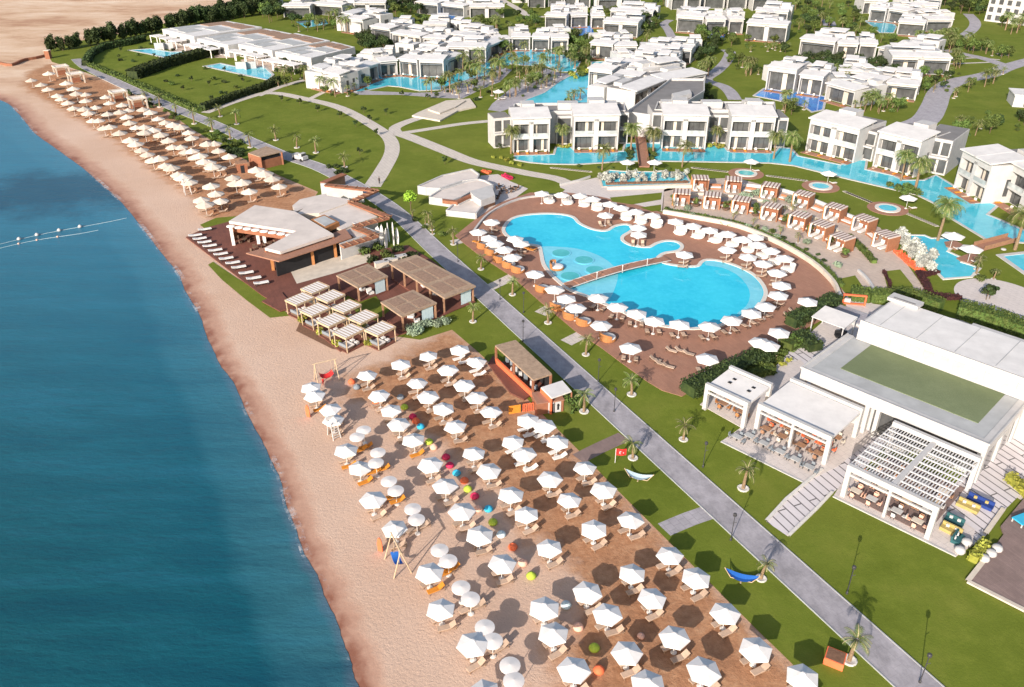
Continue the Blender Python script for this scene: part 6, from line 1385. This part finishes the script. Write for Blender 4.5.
for i,(x_,y_) in enumerate(((186,46),(200,50),(214,47),(222,54),(262,64),(275,66),(290,63),(228,50),(300,62),(178,42))):
    r=empty('garden_parasol' if i%2 else 'day_pavilion',P(x_,y_),.2*i,'small white shade structure on the bungalow terraces, %s of ten'%od(i+1),'shade','white shades by the bungalows'); mb=MB()
    if i%2: mb.lathe([(2.2,2.6),(.1,3.3)],'canopy',8)
    else: mb.box(-2.2,2.2,-1.6,1.6,2.7,2.95,'canopy')
    mb.build('canopy',r); mb=MB()
    for sx in ((-1,1) if i%2==0 else (0,)): mb.box(sx*1.9-.1,sx*1.9+.1,-.1,.1,0,2.7,'pole')
    mb.build('post',r)
sheet('terrace',[(160,44),(178,40),(200,45),(240,52),(236,58),(200,58),(172,52)],.07,'terrb'); sheet('terrace',[(240,60),(262,56),(306,64),(300,72),(275,72),(250,68)],.07,'terrb')
b=B('apartment_block','white four-storey apartment block at the top right corner','building',P(985,21)); A_=Z([(984,21),(1034,27),(1050,10),(990,6)],0); mb=MB(); mb.prism(A_,0,15,'white'); b.part('wall',mb)
v=[Vector((*p,0)) for p in A_]; d=(v[1]-v[0]).normalized(); n_=Vector((d.y,-d.x,0)); L=(v[1]-v[0]).length
for s in range(4):
    for i in range(6):
        q=v[0]+d*(L*(i+.5)/6)+n_*.1; mb=MB(); mb.obox((q.x,q.y,2+s*3.6),(L/6*.5,.2,2.2),math.atan2(d.y,d.x),'glass'); b.part('window',mb)
b=B('white_pavilion','plain white box pavilion on the lawn at the right edge','pavilion',P(1012,107),-.3,False); mb=MB(); mb.box(0,14,0,9,0,3.6,'white'); b.part('wall',mb); mb=MB(); mb.box(-.3,14.3,-.3,9.3,3.6,3.9,'whiteroof'); b.part('roof',mb); mb=MB(); mb.box(3,6,-.06,0,.3,2.9,'glass'); b.part('window',mb)
b=B('small_umbrella_roof','x','x',P(1012,107)) if False else None
# garden walls of private pools
for i,(p,n) in enumerate((((165,49.5),'topmost'),((247,69),'second'))):
    b=B('pool_screen','grey slatted screen standing beside the %s private pool'%n,'screen',P(*p),.1,False); mb=MB(); mb.box(-4,3.5,0,.3,0,2.6,'lightgrey'); b.part('panel',mb); mb=MB(); mb.box(-.2,.2,-2,0,0,2.7,'white'); b.part('fin',mb)
# ================================================================ VEGETATION
def scatter(poly,n,kinds,label,grp,s=(.8,1.3),md=0,cat=None):
    rg=random.Random(n*13+int(poly[0][0])); xs=[p[0] for p in poly]; ys=[p[1] for p in poly]; k=0; pl=[]; tr=0
    W=[P(*p) for p in poly]; wp=[(q.x,q.y) for q in W]; X=[q[0] for q in wp];Y=[q[1] for q in wp]
    while len(pl)<n and tr<6000:
        tr+=1; x,y=rg.uniform(min(X),max(X)),rg.uniform(min(Y),max(Y))
        if inpoly(x,y,wp) and all((x-a)**2+(y-b_)**2>md*md for a,b_ in pl): pl.append((x,y))
    pl.sort()
    for i,(x,y) in enumerate(pl):
        o=PR[rg.choice(kinds)].put((x,y,0),rg.uniform(0,6.2),label%od(i+1),rg.uniform(*s),grp)
        o['category']=cat or ('palm tree' if 'palm' in o.name or 'coco' in o.name or 'date' in o.name else 'shrub' if 'shrub' in o.name else 'tree')
D3=['tree1','tree2','tree3','shrub1']; DK=['tree2','tree3']; PM=['palm1','palm2','coco','date2']
def line(a,b_,n,kinds,label,grp,s=(.9,1.2),jit=1.5):
    A_,C_=P(*a),P(*b_); rg=random.Random(n)
    for i in range(n):
        q=A_.lerp(C_,(i+.5)/n)+Vector((rg.uniform(-jit,jit),rg.uniform(-jit,jit),0)); o=PR[rg.choice(kinds)].put(q,rg.uniform(0,6),label%od(i+1),rg.uniform(*s),grp); o['category']='tree' if 'tree' in o.name else 'shrub'
WN=['wind1','wind2']
line((50,52),(82,47.5),9,WN,'dark windbreak tree beside the brick gatepost, %s from the left','windbreak trees',(.55,.75))
line((86,47),(180,28),24,WN,'dark windbreak tree behind the private lawns, %s from the left in the lower run','windbreak trees',(.7,.9))
line((182,28),(262,8),26,WN,'dark windbreak tree against the desert, %s from the left in the upper run','windbreak trees',(.75,1.)); line((205,24),(275,12),18,WN,'tall dark tree just behind the bungalows, %s from the left','windbreak trees',(.65,.9))
hedge([(86,66),(92,56),(104,49.5),(130,45),(145,41)],2.4,2.2,'leafd','dark hedge curving round the topmost private lawn',5,.35)
hedge([(133,79),(165,67),(200,58),(222,52)],5,3.0,'leafd','thick clipped hedge dividing the two private lawns',5,.38); hedge([(90,66),(112,75),(150,91),(200,112)],2.2,1.1,'leaf','long low hedge between the private lawns and the road',5,.3)
hedge([(203,111),(235,99),(268,88),(278,82)],2.4,2.0,'leafd','dark hedge on the near side of the second private lawn',5,.35)
T='%s from the left'
scatter([(252,8),(284,4),(284,24),(262,26)],16,D3,'dark garden tree behind the bungalow end, '+T,'background trees',(.9,1.4),3)
scatter([(284,22),(352,20),(356,34),(300,33)],26,['tree1','tree2','shrub1','coco','palm2'],'tree or palm round the small blue pool behind the bungalows, '+T,'background trees',(.8,1.2),3)
scatter([(357,40),(388,42),(392,56),(362,52)],20,DK,'dark tree right of the bungalows, '+T,'background trees',(.7,1.),3)
scatter([(322,62),(352,58),(356,68),(325,72)],12,D3,'dark tree between bungalow and villa, '+T,'background trees',(.6,.9),3)
scatter([(268,66),(312,64),(308,80),(284,82)],10,['tree2','shrub2'],'dark bush at the corner of the second bungalow, '+T,'background trees',(.6,.9),2.5)
scatter([(386,2),(423,2),(420,18),(392,20)],22,D3,'tree at the top of the picture left of centre, '+T,'background trees',(.9,1.4),4)
scatter([(498,2),(544,4),(542,28),(500,26)],22,['tree1','shrub1','tree2'],'tree on the grass at the top centre, '+T,'background trees',(.6,1.),6)
scatter([(476,22),(508,26),(500,36),(480,34)],10,['shrub1','tree1'],'bush beside the lawn at top centre, '+T,'background trees',(.7,1.),3)
scatter([(569,40),(592,42),(590,66),(570,62)],26,['tree1','tree2','palm2','tree1'],'tree in the dense clump between two villa pools, '+T,'background trees',(.7,1.1),2.5)
scatter([(505,68),(560,70),(562,80),(548,88),(512,84),(498,76)],26,['palm1','palm2','shrub1','palm3','coco'],'palm or shrub on the pool plaza, '+T,'palms round the villa pools',(.9,1.3),3)
scatter([(462,72),(498,66),(500,88),(470,92)],18,['palm1','palm2','coco','shrub1'],'palm or shrub left of the villa plaza, '+T,'palms round the villa pools',(.9,1.3),3)
scatter([(445,92),(500,88),(510,96),(470,104)],12,['palm1','palm3','shrub2'],'small palm on the lawn edge by the plaza, '+T,'palms round the villa pools',(.8,1.2),3)
scatter([(565,73),(590,70),(586,78),(562,80)],8,['shruby','shrub1'],'yellowish shrub beside the turquoise villa pool, '+T,'palms round the villa pools',(1.,1.6),2)
scatter([(566,98),(580,96),(580,104),(568,105)],6,['palm2','shrub2'],'palm standing behind the canal villas, '+T,'palms round the villa pools',(.9,1.3),2)
scatter([(695,34),(740,40),(736,48),(700,46)],16,['tree1','tree2'],'round green tree before the upper villas, '+T,'background trees',(.7,1.1),4)
scatter([(697,48),(716,46),(712,60),(694,62)],14,DK,'dark tree between villas and winding path, '+T,'background trees',(.6,.9),3)
scatter([(640,22),(656,20),(656,38),(642,40)],12,D3,'tree left of the small winding path, '+T,'background trees',(.7,1.),3)
scatter([(650,2),(748,1),(748,8),(650,9)],16,D3,'tree at the very top right of centre, '+T,'background trees',(.8,1.3),4)
scatter([(742,42),(790,46),(786,54),(745,52)],18,['tree1','palm2','tree2','shrub1'],'tree before the long upper villa, '+T,'background trees',(.6,.9),3)
scatter([(728,58),(742,58),(740,72),(730,72)],7,['tree1','shrub1'],'tree at the bend of the winding path, '+T,'background trees',(.7,1.),3)
scatter([(786,6),(860,4),(868,26),(866,40),(800,38),(788,30)],60,['tree1','tree1','tree2','shrub1','coco'],'tree in the big garden at the upper right, '+T,'background trees',(.7,1.15),3.6)
scatter([(792,62),(840,64),(888,70),(896,76),(840,76),(795,68)],44,DK,'dark tree in the belt between two villa rows, '+T,'background trees',(.6,.9),2.6)
scatter([(915,44),(948,40),(958,50),(940,56),(920,50)],26,['tree1','coco','date2','tree2'],'tree beside the upper right road, '+T,'background trees',(.7,1.1),3)
scatter([(926,4),(980,2),(984,16),(950,14)],24,D3,'tree below the apartment block, '+T,'background trees',(.9,1.4),4)
scatter([(956,47),(1012,56),(1008,60),(956,51)],16,['palm1','coco','tree1'],'palm in the row along the upper right road, '+T,'background trees',(.8,1.1),3)
scatter([(922,76),(952,78),(950,92),(925,95),(915,88)],20,['tree1','palm2','shrub1','tree2'],'bush along the winding right-hand road, '+T,'background trees',(.6,.9),3)
scatter([(985,112),(1024,118),(1024,132),(995,128)],8,['tree2','shrub1'],'dark tree on the right-hand lawn, '+T,'background trees',(.7,1.1),4)
scatter([(596,178),(688,175),(690,183),(600,185)],22,['silver'],'silver-leaved plant in the bed behind the pool deck, '+T,'silver plants',(.75,1.15),1.6)
scatter([(892,236),(902,236),(932,262),(928,272),(915,268)],20,['silver'],'silver-leaved plant left of the stepped pool, '+T,'silver plants',(.8,1.2),1.4)
scatter([(970,278),(978,268),(1000,278),(975,284)],6,['shrub1','palm3'],'bush at the lower end of the stepped pool, '+T,'bushes by the stepped pool',(.7,1.),2)
scatter([(885,186),(905,188),(925,196),(905,196)],8,['shrub1'],'green bush at the foot of the twin palms, '+T,'bushes by the villa canal',(.9,1.3),1.6)
scatter([(556,147),(571,147),(571,150),(557,150)],4,['shruby'],'yellow bush in the first villa gap, '+T,'yellow bushes in the villa gaps',(.8,1.1),1.2)
scatter([(707,146),(724,146),(722,149),(709,149)],4,['shruby'],'yellow bush in the second villa gap, '+T,'yellow bushes in the villa gaps',(.8,1.1),1.2)
scatter([(628,150),(634,150),(633,160),(628,160)],5,['shrub1','shrub2'],'bush left of the brown ramp, '+T,'bushes by the ramp',(.8,1.2),1.2); scatter([(648,150),(656,150),(655,162),(650,163)],6,['shrub1','shrub2'],'bush right of the brown ramp, '+T,'bushes by the ramp',(.8,1.2),1.2)
scatter([(130,46),(152,43),(205,54),(214,58),(150,60),(120,66),(105,60)],14,['shrub1','shrub2','sapling'],'small bush on the topmost private lawn, '+T,'bushes on the private lawns',(.8,1.1),5)
scatter([(150,84),(205,66),(262,82),(210,104)],16,['shrub1','shrub2','sapling'],'small bush on the second private lawn, '+T,'bushes on the private lawns',(.8,1.1),5)
scatter([(225,150),(248,152),(240,158),(230,156)],8,['shrub2'],'dark bush at the lower end of the roadside verge, '+T,'verge bushes',(1.,1.4),1.5)
scatter([(588,196),(598,200),(592,205),(585,200)],4,['shrub2'],'dark bush beside the path into the pool garden, '+T,'path bushes',(.7,.9),1)
scatter([(412,218),(424,222),(444,238),(430,234)],7,['palm3','shrub1'],'small palm or bush on the lawn left of the pool bar, '+T,'lawn bushes',(.6,.9),2)
scatter([(984,298),(992,297),(994,301),(986,302)],3,['sapling'],'thin pale sapling in the round paved circle, '+T,'circle saplings',(1.2,1.6),.6)
scatter([(768,360),(785,352),(790,362),(772,372)],5,['shrub1','shruby'],'low shrub by the striped path above the pavilions, '+T,'path shrubs',(.6,.8),1)
scatter([(505,22),(545,22),(540,34),(508,34)],10,['tree1','shrub1','coco'],'tree or shrub above the upper turquoise pool, '+T,'background trees',(.6,.9),4)
scatter([(610,62),(640,62),(640,70),(612,68)],5,['shrub1','palm2'],'shrub between the middle villa roofs, '+T,'background trees',(.7,1.),2)
scatter([(842,28),(900,44),(890,50),(836,44)],22,['tree1','tree2','coco','shrub1'],'tree above the upper right villas, '+T,'background trees',(.6,.95),3)
scatter([(400,20),(430,20),(425,32),(402,30)],10,['tree2','tree1'],'tree behind the left villas, '+T,'background trees',(.6,.9),3)
scatter([(590,12),(640,12),(640,18),(592,18)],10,['tree1','tree2'],'tree between the two uppermost villa rows, '+T,'background trees',(.6,.9),3)
scatter([(1000,20),(1040,26),(1030,40),(985,30)],7,['date2','coco','tree1'],'tree or tall palm in front of the apartment block, '+T,'background trees',(.9,1.2),4)
scatter([(700,96),(720,100),(716,106),(700,104)],5,['shrub1','tree2'],'bush where the winding path meets the villas, '+T,'background trees',(.6,.8),2)
scatter([(470,150),(500,140),(510,152),(480,160)],2,['sapling'],'small sapling on the lawn left of the canal villas, '+T,'saplings on the lawns',(.9,1.1),4)
scatter([(668,206),(700,210),(745,220),(790,236),(830,258),(842,275),(820,262),(785,246),(742,229),(700,221),(666,212)],26,['shrub1','palm3','sage','shrub2'],'low plant in front of the front cabana row, '+T,'plants before the front cabanas',(.5,.8),1.4)
scatter([(672,197),(700,196),(740,200),(780,208),(815,222),(850,242),(846,247),(808,228),(770,212),(730,206),(676,202)],22,['shrub1','palm3','shrub1','sage'],'leafy plant between the two rows of striped cabanas, '+T,'plants among the cabanas',(.55,.95),1.6)
scatter([(560,166),(640,170),(690,169),(640,172)],6,['shrub1','shrub2'],'low bush on the lawn strip in front of the canal, '+T,'canal lawn bushes',(.6,.8),3)
scatter([(487,158),(512,158),(522,165),(540,168),(500,166)],6,['shruby','shrub1'],'low bush beside the cream path at the canal end, '+T,'canal end bushes',(.6,.9),2)
scatter([(330,165),(352,172),(340,178),(322,170)],5,['shrub2'],'dark bush on the verge above the clubhouse wing, '+T,'wing verge bushes',(.8,1.1),1.5)
scatter([(205,130),(250,146),(240,150),(200,136)],9,['shrub1','shrub2'],'bush on the verge between the far umbrellas and the road, '+T,'far verge bushes',(.8,1.2),2)
scatter([(110,88),(150,98),(190,124),(180,124),(130,98)],14,['shrub1','shrub2'],'bush along the verge behind the square gazebos, '+T,'gazebo verge bushes',(.7,1.1),2)
PL=['palm1','palm2','coco','coco','tree1','shrub1','date2']
for poly_,n_,t_ in (([(350,88),(372,84),(378,88),(360,93)],6,'palm at the left end of the left villa pool'),([(420,92),(452,86),(470,80),(480,90),(440,96)],16,'palm along the near side of the left villa pool'),([(500,48),(512,52),(514,60),(500,60)],6,'palm between the left and middle villa pools'),([(566,60),(592,62),(588,70),(570,70)],12,'palm on the planted island between the pools'),([(515,100),(545,90),(560,84),(540,82),(505,96)],16,'palm on the plaza edge of the big turquoise pool'),([(520,56),(560,60),(560,66),(525,66)],10,'palm on the island of the middle villa pool'),([(596,98),(612,96),(616,104),(600,106)],7,'bush where the big turquoise pool meets the grey roofs'),([(780,102),(806,108),(800,118),(784,114)],8,'palm by the lower end of the deep blue pool'),([(850,108),(880,106),(900,112),(870,116)],14,'tree behind the angled villas'),([(700,72),(712,70),(706,96),(700,92)],10,'bush along the left of the winding path'),([(735,60),(760,58),(762,80),(742,84)],9,'tree on the lawn left of the deep blue pool'),([(940,128),(985,126),(1000,132),(960,140)],8,'bush on the lawn behind the angled villas'),([(944,90),(980,80),(1010,72),(1005,80),(950,100)],12,'tree along the lower side of the right-hand road'),([(550,36),(590,38),(588,44),(552,46)],12,'tree behind the middle villa row'),([(452,26),(500,30),(498,36),(455,32)],14,'tree in the gap between the left villa rows'),([(620,42),(650,44),(650,50),(622,50)],8,'tree between the middle villa roofs'),([(798,80),(840,82),(860,86),(820,88)],12,'bush behind the deep-pool villas'),([(948,60),(962,60),(960,76),(948,78)],8,'tree at the right end of the upper right villas'),([(270,82),(300,78),(312,84),(285,90)],8,'bush where the cream path leaves the bungalows'),([(318,92),(345,95),(352,98),(330,98)],6,'low bush before the left villa end')):
    scatter(poly_,n_,PL,t_+', '+T,'garden planting between villas',(.6,1.05),1.8)
# any prototype never placed is removed
for k_,p_ in list(PR.items()):
    if not p_.used:
        for c_ in list(p_.r.children): bpy.data.objects.remove(c_)
        bpy.data.objects.remove(p_.r)
# chairs share their look: one group, labels by the table they stand at
CC={}
for o in bpy.data.objects:
    if o.parent is None and o.get('category')=='chair' and o.name.startswith('chair'):
        o['label']='dining chair at the '+o['label'].split('to the ')[1].replace('dining ','').replace('cream ','').replace('brown ','')
        o['group']='dining chairs under the pergolas'
# ================================================================ CAMERA, LIGHT
cam=bpy.data.cameras.new('camera'); co=bpy.data.objects.new('camera',cam); col.objects.link(co)
cam.sensor_width=36; cam.lens=36*F/1024; cam.clip_end=6000; cam.clip_start=.5
co.location=(0,0,CAMH); co.rotation_euler=(math.pi/2-PITCH,0,0); scene.camera=co
SUN_EL=22.; AZ=28.
sl=bpy.data.lights.new('sun','SUN'); sl.energy=4.7; sl.angle=R(.5); sl.color=(1,.90,.80); so=bpy.data.objects.new('sun',sl); col.objects.link(so)
dv=Vector((math.sin(R(AZ))*math.cos(R(SUN_EL)),math.cos(R(AZ))*math.cos(R(SUN_EL)),-math.sin(R(SUN_EL))))
so.rotation_euler=dv.to_track_quat('-Z','Y').to_euler()
wd=bpy.data.worlds.new('World'); scene.world=wd; wd.use_nodes=True; nt=wd.node_tree; bg=nt.nodes['Background']
sk=nt.nodes.new('ShaderNodeTexSky'); sk.sky_type='NISHITA'; sk.sun_disc=False; sk.sun_elevation=R(SUN_EL); sk.sun_rotation=R(180+AZ); sk.dust_density=2.; sk.altitude=0
nt.links.new(sk.outputs[0],bg.inputs[0]); bg.inputs[1].default_value=.12
vs=scene.view_settings; vs.view_transform='Standard'; vs.look='None'; vs.gamma=1; vs.use_curve_mapping=False; vs.exposure=EXPO
scene.render.engine='CYCLES'; scene.cycles.max_bounces=5
